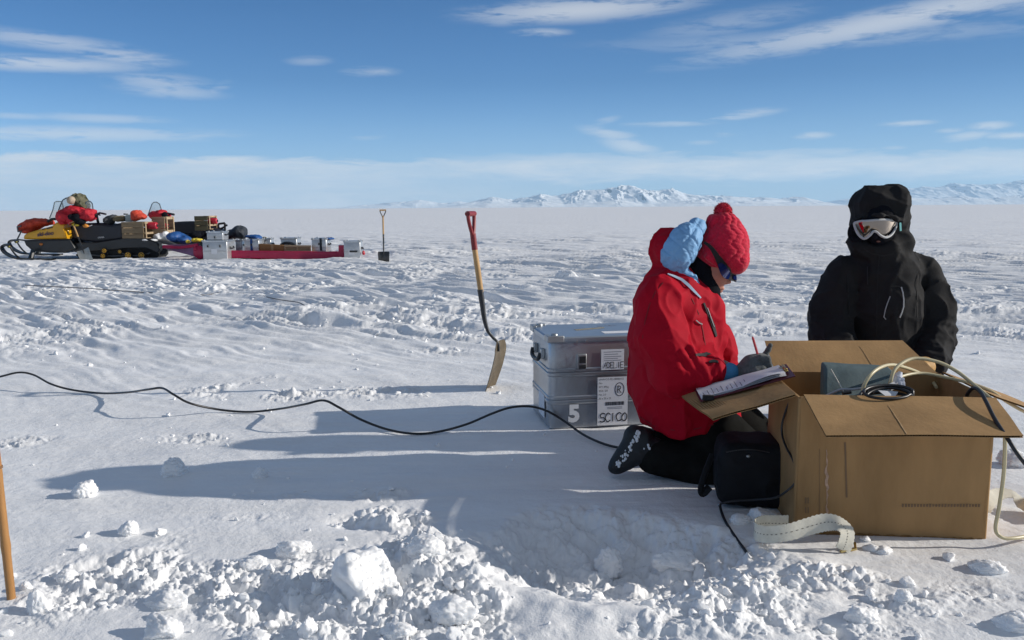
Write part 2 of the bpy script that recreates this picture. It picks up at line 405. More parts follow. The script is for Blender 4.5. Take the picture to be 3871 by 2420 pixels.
def surf_nets(fn, lo, hi, h):
    ax = [np.arange(lo[i], hi[i] + h, h, dtype=np.float32) for i in range(3)]
    P = np.meshgrid(*ax, indexing='ij'); D = fn(P).astype(np.float32); S = D < 0
    n = [len(a) for a in ax]
    cnt = sum(S[i:n[0] - 1 + i, j:n[1] - 1 + j, k:n[2] - 1 + k].astype(np.int8) for i, j, k in _CORN)
    act = (cnt > 0) & (cnt < 8); I = np.argwhere(act); idx = -np.ones(act.shape, np.int64); idx[act] = np.arange(len(I))
    acc = np.zeros((len(I), 3), np.float32); num = np.zeros(len(I), np.float32)
    for a in _CORN:
        for axi in range(3):
            if a[axi]: continue
            b = list(a); b[axi] = 1
            d0 = D[I[:, 0] + a[0], I[:, 1] + a[1], I[:, 2] + a[2]]; d1 = D[I[:, 0] + b[0], I[:, 1] + b[1], I[:, 2] + b[2]]
            m = (d0 < 0) != (d1 < 0); t = np.where(m, d0 / np.where(m, d0 - d1, 1), 0)
            p = np.tile(np.array(a, np.float32), (len(I), 1)); p[:, axi] = t
            acc[m] += p[m]; num[m] += 1
    V = np.array(lo, np.float32) + (I + acc / num[:, None]) * h
    F = []
    for axi in range(3):
        o1, o2 = [(1, 2), (2, 0), (0, 1)][axi]
        sl0 = [slice(None)] * 3; sl1 = [slice(None)] * 3; sl0[axi] = slice(0, -1); sl1[axi] = slice(1, None)
        ch = S[tuple(sl0)] != S[tuple(sl1)]; E = np.argwhere(ch)
        E = E[(E[:, o1] > 0) & (E[:, o2] > 0) & (E[:, o1] < n[o1] - 1) & (E[:, o2] < n[o2] - 1)]
        def at(d1, d2):
            q = E.copy(); q[:, o1] -= d1; q[:, o2] -= d2; return idx[q[:, 0], q[:, 1], q[:, 2]]
        Q = np.stack([at(1, 1), at(0, 1), at(0, 0), at(1, 0)], 1)
        flip = ~S[E[:, 0], E[:, 1], E[:, 2]]; Q[flip] = Q[flip][:, ::-1]
        F.append(Q)
    return V, np.concatenate(F)
def soft(name, fn, lo, hi, h, m, parent=None, label=None, relax=1):
    lo = [min(a, b) for a, b in zip(lo, hi)] if False else lo
    V, F = surf_nets(fn, lo, hi, h)
    for _ in range(relax):
        s = np.zeros_like(V); c = np.zeros(len(V), np.float32)
        for a in range(4):
            b = (a + 1) % 4; np.add.at(s, F[:, a], V[F[:, b]]); np.add.at(s, F[:, b], V[F[:, a]]); np.add.at(c, F[:, a], 1); np.add.at(c, F[:, b], 1)
        V = V * .5 + .5 * s / np.maximum(c, 1)[:, None]
    org = np.array(worldloc(parent)) if parent is not None else V.mean(0)
    me = mesh_np(name, V - org, F)
    o = link(name, me, m, parent, None if parent is not None else tuple(org))
    if label: o['label'] = label
    return o
def bounds(pts, pad):
    A = np.array([tuple(p) for p in pts]); return A.min(0) - pad, A.max(0) + pad

# ------------------------------------------------------------------ the snow
def snow_material(name, near=True):
    m = bpy.data.materials.new(name); m.use_nodes = True; nt = m.node_tree; n = nt.nodes; l = nt.links
    b = n['Principled BSDF']; b.inputs['Base Color'].default_value = (.86, .88, .91, 1); b.inputs['Roughness'].default_value = .55; b.inputs['Specular IOR Level'].default_value = .25
    if not near: b.inputs['Subsurface Weight'].default_value = .7; b.inputs['Subsurface Radius'].default_value = (1, .96, .92); b.inputs['Subsurface Scale'].default_value = .012
    t = n.new('ShaderNodeTexCoord')
    def noise(scale, det, st=(1, 1, 1), rough=.6, rz=0):
        mp = n.new('ShaderNodeMapping'); mp.inputs['Scale'].default_value = st; mp.inputs['Rotation'].default_value = (0, 0, rz); l.new(t.outputs['Object'], mp.inputs[0])
        q = n.new('ShaderNodeTexNoise'); q.inputs['Scale'].default_value = scale; q.inputs['Detail'].default_value = det; q.inputs['Roughness'].default_value = rough
        l.new(mp.outputs[0], q.inputs['Vector']); return q.outputs['Fac']
    def bump(h, s, d, prev=None):
        q = n.new('ShaderNodeBump'); q.inputs['Strength'].default_value = s; q.inputs['Distance'].default_value = d; l.new(h, q.inputs['Height'])
        if prev: l.new(prev, q.inputs['Normal'])
        return q.outputs[0]
    b1 = bump(noise(160, 4), .35, .004)
    b2 = bump(noise(34, 5), .45, .010, b1)
    if near:
        b2 = bump(noise(.35, 4, (1.0, 7, 1), .5, R(-25)), .6, .14, b2)      # wind crust far away, finer than the mesh
    l.new(b2, b.inputs['Normal'])
    # wind packed crust is a shade greyer than loose drift
    q = noise(.55, 6, (1, 4.5, 1), .62, R(-32))
    rp = n.new('ShaderNodeValToRGB'); rp.color_ramp.elements[0].position = .38; rp.color_ramp.elements[1].position = .62
    rp.color_ramp.elements[0].color = (.82, .833, .85, 1); rp.color_ramp.elements[1].color = (.90, .91, .92, 1)
    l.new(q, rp.inputs[0]); l.new(rp.outputs[0], b.inputs['Base Color'])
    return m
SNOW = snow_material('snow', True); SNOW_CLOD = snow_material('snow_clod', False)

def gblob(x, y, px, py, rx, ry):
    c = G(px, py); return np.exp(-(((x - c.x) / rx) ** 2 + ((y - c.y) / ry) ** 2))
def rubble_mask(x, y):
    m = 0 * x
    for (px, py, rx, ry, s) in [(420, 1330, .40, .34, .9), (640, 1400, .38, .30, 1), (250, 1420, .30, .22, .6), (560, 1250, .45, .16, .55), (900, 1230, .22, .12, .9), (760, 1170, .35, .10, .6),
                                (950, 1330, .2, .2, 1), (1150, 1470, .45, .18, 1.2), (1500, 1420, .42, .15, 1.25), (1350, 1460, .5, .17, 1.2), (1000, 1420, .25, .2, 1.1), (1720, 1385, .28, .10, .9), (1900, 1370, .25, .10, .55), (2150, 1430, .3, .16, .30), (2330, 1400, .2, .2, .35), (1650, 1480, .35, .14, .6), (2050, 1500, .4, .10, .35),
                                (650, 920, .55, .30, .8), (900, 925, .35, .2, .55), (1000, 760, 1.0, .6, 1.), (1230, 740, .8, .5, .9), (820, 735, .9, .6, .8), (350, 680, 1.5, 1.0, .8), (180, 690, 1.2, .8, .8), (620, 690, 1.2, .8, .7), (1080, 660, 1.5, 1.0, .7), (1300, 690, .9, .7, .5),
                                (1150, 800, .6, .4, .7), (950, 830, .5, .3, .5), (230, 780, .4, .3, .9), (600, 760, .8, .4, .6), (1750, 760, .5, .5, .9), (1800, 720, 1.5, .7, .6), (2300, 730, 1.0, .9, .8), (2330, 790, .6, .4, .7), (2380, 1000, .25, .3, .6), (2060, 700, 2, 1, .4),
                                (420, 634, 5, .7, .55), (950, 640, 2, 1.2, .6), (130, 640, 3, .8, .6), (60, 1045, .25, .15, .6), (470, 1035, .3, .12, .5)]:
        m = np.maximum(m, s * gblob(x, y, px, py, rx, ry))
    brk = fbm2(x * 1.6, y * 1.6, 3, 41)
    far = .34 * sstep(-.05, .5, fbm2(x * .35 + 3, y * .7, 3, 61)) * sstep(5.5, 7, y) * (1 - sstep(26, 40, y))
    return np.clip(np.maximum(m * (.80 + 1.75 * brk) * (1 + .45 * sstep(4.4, 5.5, y)), far * 1.9), 0, 1.15)
CALM = []          # (x, y, rx, ry): ground under things is trodden flat
def calm_mask(x, y):
    k = np.ones_like(x)
    for cx, cy, rx, ry in CALM: k = k * (1 - np.exp(-(((x - cx) / rx) ** 2 + ((y - cy) / ry) ** 2) ** 2))
    return k
CALM += [(1.28, 2.95, .42, .36), (.55, 4.35, .5, .42), (.7, 3.4, .4, .35), (.93, 3.05, .18, .2), (1.85, 4.0, .4, .4), (-9.6, 19.2, 2.2, 1.2), (-5.3, 18.4, 2.6, .9), (-8, 20.6, 2.4, 1.2)]
PIT = (.32, 2.58, .42, .34)
def ground(x, y, det=True):
    x = np.asarray(x, np.float32); y = np.asarray(y, np.float32); shp = x.shape; x = x.ravel(); y = y.ravel()
    z = np.zeros_like(x); dist = np.hypot(x, y)
    calm = calm_mask(x, y)
    fade = 1 - sstep(60, 220, dist)
    ca, sa = math.cos(R(-40)), math.sin(R(-40)); u = x * ca + y * sa; v = -x * sa + y * ca       # u runs with the wind
    wu = u + .55 * perlin2(x * .8, y * .8, 5); wv = v + .26 * perlin2(x * 1.1, y * 1.1, 6) + .07 * perlin2(x * 3.1, y * 3.1, 8)
    far = sstep(4.2, 8.5, y)
    z += .05 * fbm2(x / 9, y / 9, 2, 11) * sstep(4, 15, dist) * fade
    # sastrugi: sharp-lipped ridges drawn out along the wind, blown in patches
    pat = .35 + .65 * sstep(-.25, .35, fbm2(x / 4.2, y / 4.2, 2, 21))
    r1 = 1 - np.abs(perlin2(wu / 3.6, wv / .62, 22)) * 2.4
    r2 = 1 - np.abs(perlin2(wu / 1.9, wv / .23, 23)) * 2.4
    r3 = perlin2(wu / .9, wv / .085, 24)
    # broken overlapping plates of crust
    n1 = perlin2(wu / 2.3 + 8, wv / .45, 25); step = np.clip(n1 * 7, -1, 1)
    amp = (.009 + .046 * far * np.minimum(1.5, .75 + dist / 40)) * fade
    z += calm * amp * pat * (.50 * r1 * (1 - sstep(20, 42, dist)) + (.46 + .40 * far) * r2 * (.3 + far) * (1 - sstep(14, 30, dist)) + .50 * step * far * (1 - sstep(22, 46, dist)))
    fs = 1 - np.abs(perlin2(x / 6.5 + y * .12 + .5 * perlin2(x / 3, y / 2, 27), y / 1.9, 26)) * 2.6
    fs2 = perlin2(x / 3.1 + y * .1, y / .8, 28)
    z += calm * fade * .030 * sstep(9, 24, y) * sstep(-.2, .3, fbm2(x / 14, y / 7, 2, 29)) * (np.maximum(fs, -.2) + .4 * fs2 * (1 - sstep(30, 50, dist)))
    z += calm * amp * (.30 + .55 * far) * r3 * (1 - sstep(14, 26, dist))
    z += (.006 + .006 * far) * fbm2(x * 3.0, y * 3.0, 4, 31) * fade
    near = dist < 32
    xn, yn = x[near], y[near]
    rb = rubble_mask(xn, yn) * calm[near]
    zz = np.zeros_like(xn)
    nearer = 1 - sstep(3.8, 6.5, yn)
    wx = xn + .040 * perlin2(xn * 9, yn * 9, 46) + .014 * perlin2(xn * 41, yn * 41, 48)
    wy = yn + .040 * perlin2(xn * 9 + 50, yn * 9, 47) + .014 * perlin2(xn * 41, yn * 41 + 9, 49)
    def billow(f, o, sd, gain=.55):
        t = 0; am = 1.0; tot = 0
        for i_ in range(o):
            t = t + am * np.abs(perlin2(wx * f, wy * f, sd + i_)) * 2.2; tot += am; am *= gain; f *= 2.1
        return t / tot
    clod_ = billow(5.2, 5, 60)
    cover = sstep(.12, .75, rb)
    zz += cover * (.075 * np.maximum(0, clod_ - .32) + .045 * (clod_ - .45) + .02 * fbm2(xn * 5, yn * 5, 2, 91)) * (.75 - .32 * (1 - nearer))
    zz += sstep(.2, .8, rb) * .022 * (billow(17, 3, 70) - .45) * (1 - sstep(6, 10, yn))
    zz += sstep(.30, .9, rb) * lumps2(wx, wy, .19, 3, .14, .14, .42, .55) * .6
    zz += sstep(.20, .8, rb) * lumps2(wx + 3, wy, .080, 4, .10, .12, .42, .7)
    zz += sstep(.10, .6, rb) * lumps2(wx, wy + 7, .036, 5, .13, .14, .42, .75) * (1 - sstep(5, 9, yn))
    zz += sstep(.12, .5, rb) * .007 * fbm2(xn * 34, yn * 34, 3, 45) * nearer
    zz += (1 - nearer) * sstep(.3, .9, rb) * .035 * np.maximum(0, fbm2(xn * 2.6, yn * 2.6, 4, 44) + .2)
    # dug hole in front of the kneeling person, spoil thrown up on its near and left lips
    px, py, rx, ry = PIT
    wob = 1 + .30 * perlin2(xn * 2.6, yn * 2.6, 51) + .16 * perlin2(xn * 8, yn * 8, 57)
    q = np.sqrt(((xn - px) / rx) ** 2 + ((yn - py) / ry) ** 2) * wob
    zz -= .115 * (1 - sstep(.25, 1.2, q))
    zz += (.02 * fbm2(xn * 11, yn * 11, 4, 52) + .075 * (billow(7, 4, 80) - .45)) * (1 - sstep(.75, 1.35, q))
    lip = np.exp(-((q - 1.35) / .28) ** 2) * sstep(.1, -.25, yn - py + .25 * (xn - px) * 0)
    zz += .030 * lip * (.7 + .8 * fbm2(xn * 5, yn * 5, 3, 53))
    bank = np.exp(-(((xn + .22) / .20) ** 2 + ((yn - 2.42) / .24) ** 2)); zz += .055 * bank * (.8 + .6 * fbm2(xn * 4, yn * 4, 3, 54))
    zz += .028 * np.exp(-(((xn - .2) / .7) ** 2 + ((yn - 2.05) / .18) ** 2)) * (.7 + .7 * fbm2(xn * 4, yn * 4, 3, 55))
    # scuffed boot marks
    zz -= .018 * sstep(.25, .5, perlin2(xn * 4.2 + 9, yn * 5.1, 56)) * sstep(.05, .5, rb) * (1 - sstep(4, 6, yn))
    z[near] += zz
    return z.reshape(shp)
def gz(x, y):
    return float(ground(np.array([x]), np.array([y]))[0])

def build_ground():
    # rows: dense close by, opening out to the horizon
    a = np.linspace(1 / 1.55, 1 / 9.0, 640); near = 1 / a
    b = 1 / np.linspace(1 / 9.0, 1 / 70.0, 480)[1:]
    c = np.geomspace(70, 37000, 40)[1:]
    back = -np.geomspace(37000, .6, 22)
    rows = np.concatenate([back, np.linspace(-.3, 1.5, 40), near, b, c])
    core = np.linspace(-1, 1, 1150); outer = np.array([.00001, .00008, .0006, .004, .02, .1, .4, 1.0])
    us = np.concatenate([-1 - outer[::-1], core, 1 + outer])
    half = np.minimum(.84 * np.maximum(np.abs(rows), 1.55), 36000)
    Yg = np.repeat(rows[:, None], len(us), 1); ex = np.maximum(np.abs(us) - 1, 0)[None, :]; Xg = np.sign(us)[None, :] * (half[:, None] * np.minimum(np.abs(us), 1)[None, :] + ex * (37000 - half[:, None]))
    Z = np.zeros_like(Xg); m = (Yg > -.4) & (Yg < 400) & (np.abs(us)[None, :] <= 1.0007)
    Z[m] = ground(Xg[m], Yg[m])
    V = np.stack([Xg, Yg, Z], -1).reshape(-1, 3); nr, nc = Xg.shape
    i = np.arange((nr - 1) * nc).reshape(nr - 1, nc)[:, :-1].ravel()
    Q = np.stack([i, i + 1, i + nc + 1, i + nc], 1)
    o = link('snow_ground', mesh_np('snow_ground', V, Q), SNOW); o['kind'] = 'structure'; return o
GROUND = build_ground()

# ------------------------------------------------------------------ mountains on the horizon
def smooth_prof(pts, x):
    xs = np.array([p[0] for p in pts]); ys = np.array([p[1] for p in pts]); return np.interp(x, xs, ys, left=ys[0], right=ys[-1])
MTN = bpy.data.materials.new('mountain_snow_and_rock'); MTN.use_nodes = True
def _mtn():
    nt = MTN.node_tree; n = nt.nodes; l = nt.links; b = n['Principled BSDF']; b.inputs['Roughness'].default_value = .9; b.inputs['Specular IOR Level'].default_value = .1
    ge = n.new('ShaderNodeNewGeometry'); sx = n.new('ShaderNodeSeparateXYZ'); l.new(ge.outputs['Normal'], sx.inputs[0])
    t = n.new('ShaderNodeTexCoord'); q = n.new('ShaderNodeTexNoise'); q.inputs['Scale'].default_value = .004; q.inputs['Detail'].default_value = 6; l.new(t.outputs['Object'], q.inputs['Vector'])
    a = n.new('ShaderNodeMath'); a.operation = 'MULTIPLY_ADD'; l.new(q.outputs['Fac'], a.inputs[0]); a.inputs[1].default_value = .5; l.new(sx.outputs[2], a.inputs[2])
    r = n.new('ShaderNodeValToRGB'); r.color_ramp.elements[0].position = .955; r.color_ramp.elements[1].position = 1.03
    r.color_ramp.elements[0].color = (.13, .15, .18, 1); r.color_ramp.elements[1].color = (.86, .89, .92, 1)
    l.new(a.outputs[0], r.inputs[0]); l.new(r.outputs[0], b.inputs['Base Color'])
_mtn()
def range_mesh(name, prof, Y0, depth, seed, x0, x1, rough=1.0):
    """a real massif: its skyline heights over its length, ridges and gullies running down both flanks"""
    nx, ny = 700, 110
    px = np.linspace(x0, x1, nx); Xs = np.array([W(p, 490, Y0).x for p in px]); base = np.array([W(p, 490, Y0).z for p in px]) * 0
    H = np.array([W(p, smooth_prof(prof, p), Y0).z for p in px])
    H = np.maximum(H, 0); t = np.linspace(-1, 1, ny)
    V = np.zeros((ny, nx, 3), np.float32)
    U = Xs[None, :].repeat(ny, 0); T = t[:, None].repeat(nx, 1)
    s = 1 / (depth * .55)
    s = 1 / 1900.0 * 21000 / Y0 ** 1.0 if False else 1 / (Y0 * .065)
    uw = U * s + .35 * fbm2(U * s * 2, T * 2 + 4, 2, seed + 3)
    rid = 0; am = 1.0; fq = 1.6
    for i_ in range(6): rid = rid + am * (1 - 2.4 * np.abs(perlin2(uw * fq + seed * 1.7, T * fq * .8 + uw * .4 + seed, seed + i_))); am *= .56; fq *= 2.05
    rid = rid * .62
    rid2 = fbm2(U * s * 6 + 5, T * 8, 4, seed + 5)
    prof_c = np.maximum(0, 1 - np.abs(T + .1 * fbm2(U * s, T * 0 + 2, 2, seed + 9)) ** 1.15)
    k = np.clip(1 - np.abs(T) * 1.0, 0, 1)
    Z = H[None, :] * (prof_c * .92 + prof_c * (1 - prof_c * .70) * 1.05 * rid * rough + .10 * rid2 * k) * np.sqrt(np.clip(k * 3, 0, 1))
    # some lower foothills in front
    V[..., 0] = U; V[..., 1] = Y0 + T * depth; V[..., 2] = Z * .82 - 25 * (1 - k)
    i = np.arange((ny - 1) * nx).reshape(ny - 1, nx)[:, :-1].ravel(); Q = np.stack([i, i + 1, i + nx + 1, i + nx], 1)
    o = link(name, mesh_np(name, V.reshape(-1, 3), Q), MTN); o['kind'] = 'structure'; return o
range_mesh('mountains', [(1020, 490), (1060, 487), (1100, 479), (1164, 466), (1210, 472), (1250, 465), (1274, 459), (1320, 463), (1345, 456), (1378, 449), (1420, 446), (1458, 442), (1501, 439), (1526, 451), (1555, 447), (1581, 444), (1605, 456), (1640, 461), (1703, 460), (1750, 465), (1795, 466), (1840, 470), (1881, 465), (1915, 472), (1940, 480), (1960, 489)], 21000, 2000, 3, 1015, 1965)
range_mesh('mountains', [(1040, 490), (1090, 486), (1150, 480), (1230, 483), (1280, 475), (1330, 482), (1400, 478), (1450, 470), (1500, 478), (1540, 483), (1600, 476), (1650, 470), (1700, 478), (1760, 474), (1830, 478), (1900, 476), (1950, 481), (2000, 489)], 16500, 800, 11, 1035, 2005, .9)
range_mesh('mountains', [(790, 493), (830, 487), (880, 482), (937, 478), (993, 473), (1040, 480), (1090, 476), (1140, 484), (1180, 492)], 26000, 1800, 8, 785, 1185)
range_mesh('mountains', [(1950, 488), (1990, 470), (2040, 462), (2090, 450), (2138, 442), (2193, 432), (2240, 428), (2285, 429), (2350, 424), (2419, 421), (2560, 418), (2700, 440), (2850, 470), (2900, 486)], 30000, 3600, 17, 1945, 2905, .5)
range_mesh('mountains', [(1960, 489), (2020, 478), (2080, 474), (2140, 466), (2200, 470), (2260, 462), (2320, 468), (2400, 460), (2480, 455), (2600, 470), (2680, 486)], 20000, 1100, 23, 1955, 2690, .8)

# ------------------------------------------------------------------ materials of the near things
CARD = mat('cardboard', (.36, .220, .100), .85, var=.24, vscale=4.5, bump=.15, bscale=70, spec=.2, stretch=(1, 1, .3))
CARD_IN = mat('cardboard_inside', (.36, .205, .08), .9, var=.08, vscale=9, bump=.1, bscale=70, spec=.15)
CARD_EDGE = mat('cardboard_flute', (.22, .125, .05), .95, var=.3, vscale=60, spec=.1)
TAPE = mat('torn_tape', (.42, .28, .20), .6, var=.3, vscale=60)
PRINT = mat('faded_print', (.20, .13, .075), .9)
ALU = mat('aluminium', (.43, .45, .475), .36, .9, var=.16, vscale=4, bump=.22, bscale=9, dist=.02)
ALU_D = mat('aluminium_corner', (.42, .44, .45), .45, .8, var=.12, vscale=20)
ALU_LID = mat('aluminium_lid', (.46, .51, .56), .42, .85, var=.08, vscale=6)
PAPER = mat('paper', (.74, .75, .78), .85, spec=.2)
INK = mat('ink', (.015, .017, .025), .8)
INK_S = mat('faint_ink', (.22, .23, .28), .8)
WHITEP = mat('white_paint', (.80, .82, .84), .6)
BLACKP = mat('black_plastic', (.018, .019, .022), .45)
RUBBER = mat('black_rubber_cable', (.014, .015, .018), .38, bump=.05, bscale=40)
BEIGE = mat('beige_cable', (.56, .49, .30), .42)
WOOD = mat('ash_wood', (.48, .29, .12), .55, var=.22, vscale=14, stretch=(1, 1, .12), bump=.1, bscale=40)
REDP = mat('red_enamel', (.23, .018, .022), .42, var=.12, vscale=30)
STEEL_D = mat('dark_steel', (.055, .058, .062), .42, .7, var=.2, vscale=20)
STEEL_B = mat('worn_steel', (.17, .135, .09), .48, .6, var=.25, vscale=18, bump=.15, bscale=60)
BRASS = mat('brass', (.62, .46, .18), .3, 1.0)
WEB = mat('webbing', (.68, .66, .57), .85, var=.10, vscale=40, bump=.35, bscale=230, spec=.1, dist=.003)
WEB_D = mat('webbing_stitch', (.16, .15, .13), .9)

# ------------------------------------------------------------------ cardboard box
FL, FR = Vector((.972, 2.722, 0)), Vector((1.592, 2.668, 0)); bx = (FR - FL).normalized(); by = Vector((-bx.y, bx.x, 0)); BW = (FR - FL).length; BD = .43
BZ0 = -.012; BZ1 = W(1898, 937, 2.72).z
def bp(u, v, z): return FL + bx * u + by * v + Vector((0, 0, z))
box = thing('cardboard_box', bp(BW / 2, BD / 2, 0), 'large open brown cardboard box full of cables, flaps folded out, on the snow', 'box')
TH = .008
MB().slab([bp(0, 0, BZ0), bp(BW, 0, BZ0), bp(BW, 0, BZ1), bp(0, 0, BZ1)], -by, TH, 40, 28, .009, 3.0, 1).build('front_wall', CARD, box, angle=30)
MB().slab([bp(0, BD, BZ0), bp(BW, BD, BZ0), bp(BW, BD, BZ1), bp(0, BD, BZ1)], by, TH, 20, 14, .005, 2.2, 2).build('back_wall', CARD, box, angle=30)
MB().slab([bp(0, .001, BZ0), bp(0, BD - .001, BZ0), bp(0, BD - .001, BZ1 - .002), bp(0, .001, BZ1 - .002)], -bx, TH, 20, 14, .005, 2.2, 3).build('side_wall', CARD, box, angle=30)
MB().slab([bp(BW, .001, BZ0), bp(BW, BD - .001, BZ0), bp(BW, BD - .001, BZ1 - .002), bp(BW, .001, BZ1 - .002)], bx, TH, 20, 14, .005, 2.2, 4).build('side_wall', CARD, box, angle=30)
# rounded upright corners where the board is folded
for (u, v) in ((0, 0), (BW, 0), (0, BD), (BW, BD)):
    c = bp(u, v, 0); MB().tube([c + Vector((0, 0, BZ0)), c + Vector((0, 0, BZ1 - .006))], .0082, 12).build('corner_fold', CARD, box)
MB().slab([bp(.004, .004, BZ0 + .004), bp(BW - .004, .004, BZ0 + .004), bp(BW - .004, BD - .004, BZ0 + .004), bp(.004, BD - .004, BZ0 + .004)], (0, 0, 1), .006, 2, 2).build('bottom', CARD_IN, box)
def flap(P, nrm, seed, warp=.006, name='flap', flute_edge=True):
    """double-wall board: two liners with the fluting between them open to the edges"""
    nrm = Vector(nrm).normalized(); m = MB(); P = [Vector(p) for p in P]
    m.slab([p + nrm * .0066 for p in P], nrm, .0014, 26, 12, warp, 2.0, seed); m.slab(P, nrm, .0014, 26, 12, warp, 2.0, seed)
    o = m.build(name, CARD, box, angle=30)
    q = MB(); e0, e1 = P[0], P[1]; L = (e1 - e0).length; n = int(L / .0042); rows = [[], []]
    for i in range(n + 1):
        t = i / n; a = .0018 + .0044 * (i % 2)
        for k, (s0, s1, ins) in enumerate(((P[0], P[1], .001), (P[3], P[2], .001))):
            b = s0.lerp(s1, t); far_ = P[3].lerp(P[2], t) if k == 0 else P[0].lerp(P[1], t); b = b + (far_ - b).normalized() * ins
            w_ = warp * float(perlin2(np.float32(t * 2 + seed * 5.3), np.float32((0 if k == 0 else 1) * 2 + seed), seed)) if warp else 0
            rows[k].append(b + nrm * (a + w_))
    q.grid(rows); q.build('fluting', CARD_EDGE, o, smooth=False)
    return o
z = BZ1
fe0, fe1 = W(1951, 1033, 2.44), W(2417, 1033, 2.40)
up_f = (fe1 - fe0).cross(bp(0, 0, z) - fe0).normalized()
if up_f.z < 0: up_f = -up_f
fl_front = flap([fe0, fe1, bp(BW, -.012, z + .002), bp(.006, -.012, z + .002)], up_f, 2)
bt0, bt1 = W(1806, 805, 3.32), W(2131, 804, 3.30)
fl_back = flap([bt0, bt1, bp(BW - .004, BD + .010, z), bp(.012, BD + .010, z)], -by, 7, .005)
le0, le1 = W(1685, 994, 2.76), W(1612, 941, 3.12)
up_l = (bp(0, BD, z) - bp(0, 0, z)).cross(le0 - bp(0, 0, z)).normalized()
if up_l.z < 0: up_l = -up_l
fl_left = flap([le0, bp(-.012, .006, z), bp(-.012, BD - .01, z), le1], up_l, 4, .010)
re0, re1 = bp(BW + .25, -.01, z - .085), bp(BW + .25, BD, z - .085)
fl_right = flap([re0, re1, bp(BW + .012, BD - .01, z), bp(BW + .012, .006, z)], (-.3, 0, 1), 9, .005)
# glued seam with torn paper, faded print and a crease on the front
bv = bvh_of([o for o in box.children if o.name.startswith('front_wall')][0])
m = MB(); rng = random.Random(3)
pts = [(1953 + rng.uniform(-2.5, 2.5), 1062 + i * 9) for i in range(20)]
ribbon_on(m, on_surface(bv, pts, .0012), [rng.choice((.002, .003, .006, .009)) for _ in range(20)], .0006); m.build('torn_seam', TAPE, box)
m = MB(); ribbon_on(m, on_surface(bv, [(1936, 1060 + i * 10) for i in range(19)], .0012), .0012, .0004); ribbon_on(m, on_surface(bv, [(1996 + .3 * i, 1045 + i * 10) for i in range(14)], .0012), .006, .0004)
m.build('crease', PRINT, box)
m = MB()
for i in range(26):
    x = 2130 + i * 7.2; ribbon_on(m, on_surface(bv, [(x, 1194), (x + 4.6, 1194)], .0012), .008 + .004 * rng.random(), .0004)
m.build('printed_line', PRINT, box)
m = MB(); ribbon_on(m, on_surface(bv, [(1912 + i * 8.5, 1258 + i * 8.5 * .043 + rng.uniform(-1.5, 1.5)) for i in range(50)], .0012), [rng.choice((.004, .008, .012)) for _ in range(50)], .0008); m.build('frayed_edge', CARD_EDGE, box)
m = MB(); lv = bvh_of([o for o in box.children if o.name.startswith('corner') or o.name.startswith('front')][0])
for yy in (1175, 1198):
    for k in (0, 6): ribbon_on(m, on_surface(bv, [(1903 + k, yy), (1903 + k, yy + 14)], .0012), .004, .0004)
m.build('printed_mark', PRINT, box)
FOLDL = mat('cardboard_crease', (.46, .30, .15), .9, var=.2, vscale=50)
for fl_, path in ((fl_front, [(2098, 958), (2108, 972), (2121, 992), (2132, 1010), (2142, 1026)]), (fl_back, [(2031, 818), (2046, 840), (2060, 862)])):
    fb = bvh_of(fl_); m = MB(); ribbon_on(m, on_surface(fb, path, .0008), [.001, .002, .003, .004, .003][:len(path)], .0008); m.build('flap_crease', FOLDL, fl_)

# ------------------------------------------------------------------ what lies in and over the box
TEAL = mat('grey_green_cloth', (.075, .115, .125), .8, var=.12, vscale=20, bump=.2, bscale=35)
def teal_bag():
    A = [W(1949, 866, 3.02), W(2112, 876, 3.02), W(2100, 990, 2.86), W(1946, 1000, 2.86)]
    o = MB().slab(A, (0, 1, .2), .055, 16, 12, .012, 2.2, 3).build('equipment_pouch', TEAL, None, bevel=.01, seg=3)
    return tag(o, 'flat grey-green pouch leaning inside the cardboard box behind the cable coil', 'pouch')
pouch = teal_bag()
def cable(name, pts, r, m, label, cat, n=10, k=10, group=None, sag=True):
    o = MB().tube(spline(pts, k), r, n).build(name, m, None, angle=80)
    return tag(o, label, cat, group)
# black coil hanging over the front edge
rng = random.Random(5); c0 = W(2092, 938, 2.71); coil = []
loops = [(62, 20, 0, 0), (56, 26, 6, 8), (66, 23, -3, 16), (58, 16, 4, -8), (63, 30, 2, 12)]
for li, (rx, ry, ox, oy) in enumerate(loops):
    for i in range(18):
        a = 2 * math.pi * i / 18 + .4
        t = li + i / 18
        coil.append(W(2094 + ox + rx * math.cos(a), 934 + oy + ry * math.sin(a), 2.70 - .05 * math.sin(a) + .012 * math.sin(t * 3.1)))
cable('cable_coil', coil, .0052, RUBBER, 'coiled black cable draped over the front edge of the cardboard box', 'cable', 8, 4)
cable('pale_lead', [W(1950, 936, 2.82), W(1985, 921, 2.80), W(2012, 920, 2.78), W(2046, 918, 2.76), W(2066, 926, 2.75)], .0045, mat('grey_cable', (.36, .38, .40), .45), 'short pale grey lead running to the black coil inside the box', 'cable')
MB().tube([W(1963, 872, 2.965), W(1998, 933, 2.76)], .0016, 6).build('guy_cord', WEB)
tag(bpy.data.objects['guy_cord'], 'thin pale cord stretched across the grey-green pouch', 'cord')
MB().tube([W(1990, 929, 2.765), W(2010, 926, 2.765)], .0065, 10).build('cord_toggle', BLACKP, bpy.data.objects['guy_cord'])
cable('beige_hose', [W(2039, 945, 2.75), W(2039, 916, 2.74), W(2056, 886, 2.75), W(2080, 868, 2.80), W(2108, 862, 2.88), W(2140, 869, 2.98), W(2172, 881, 3.10), W(2196, 893, 3.14), W(2212, 915, 3.05)], .0062, BEIGE, 'beige cable arching up out of the box to the gloved hand behind it', 'cable')
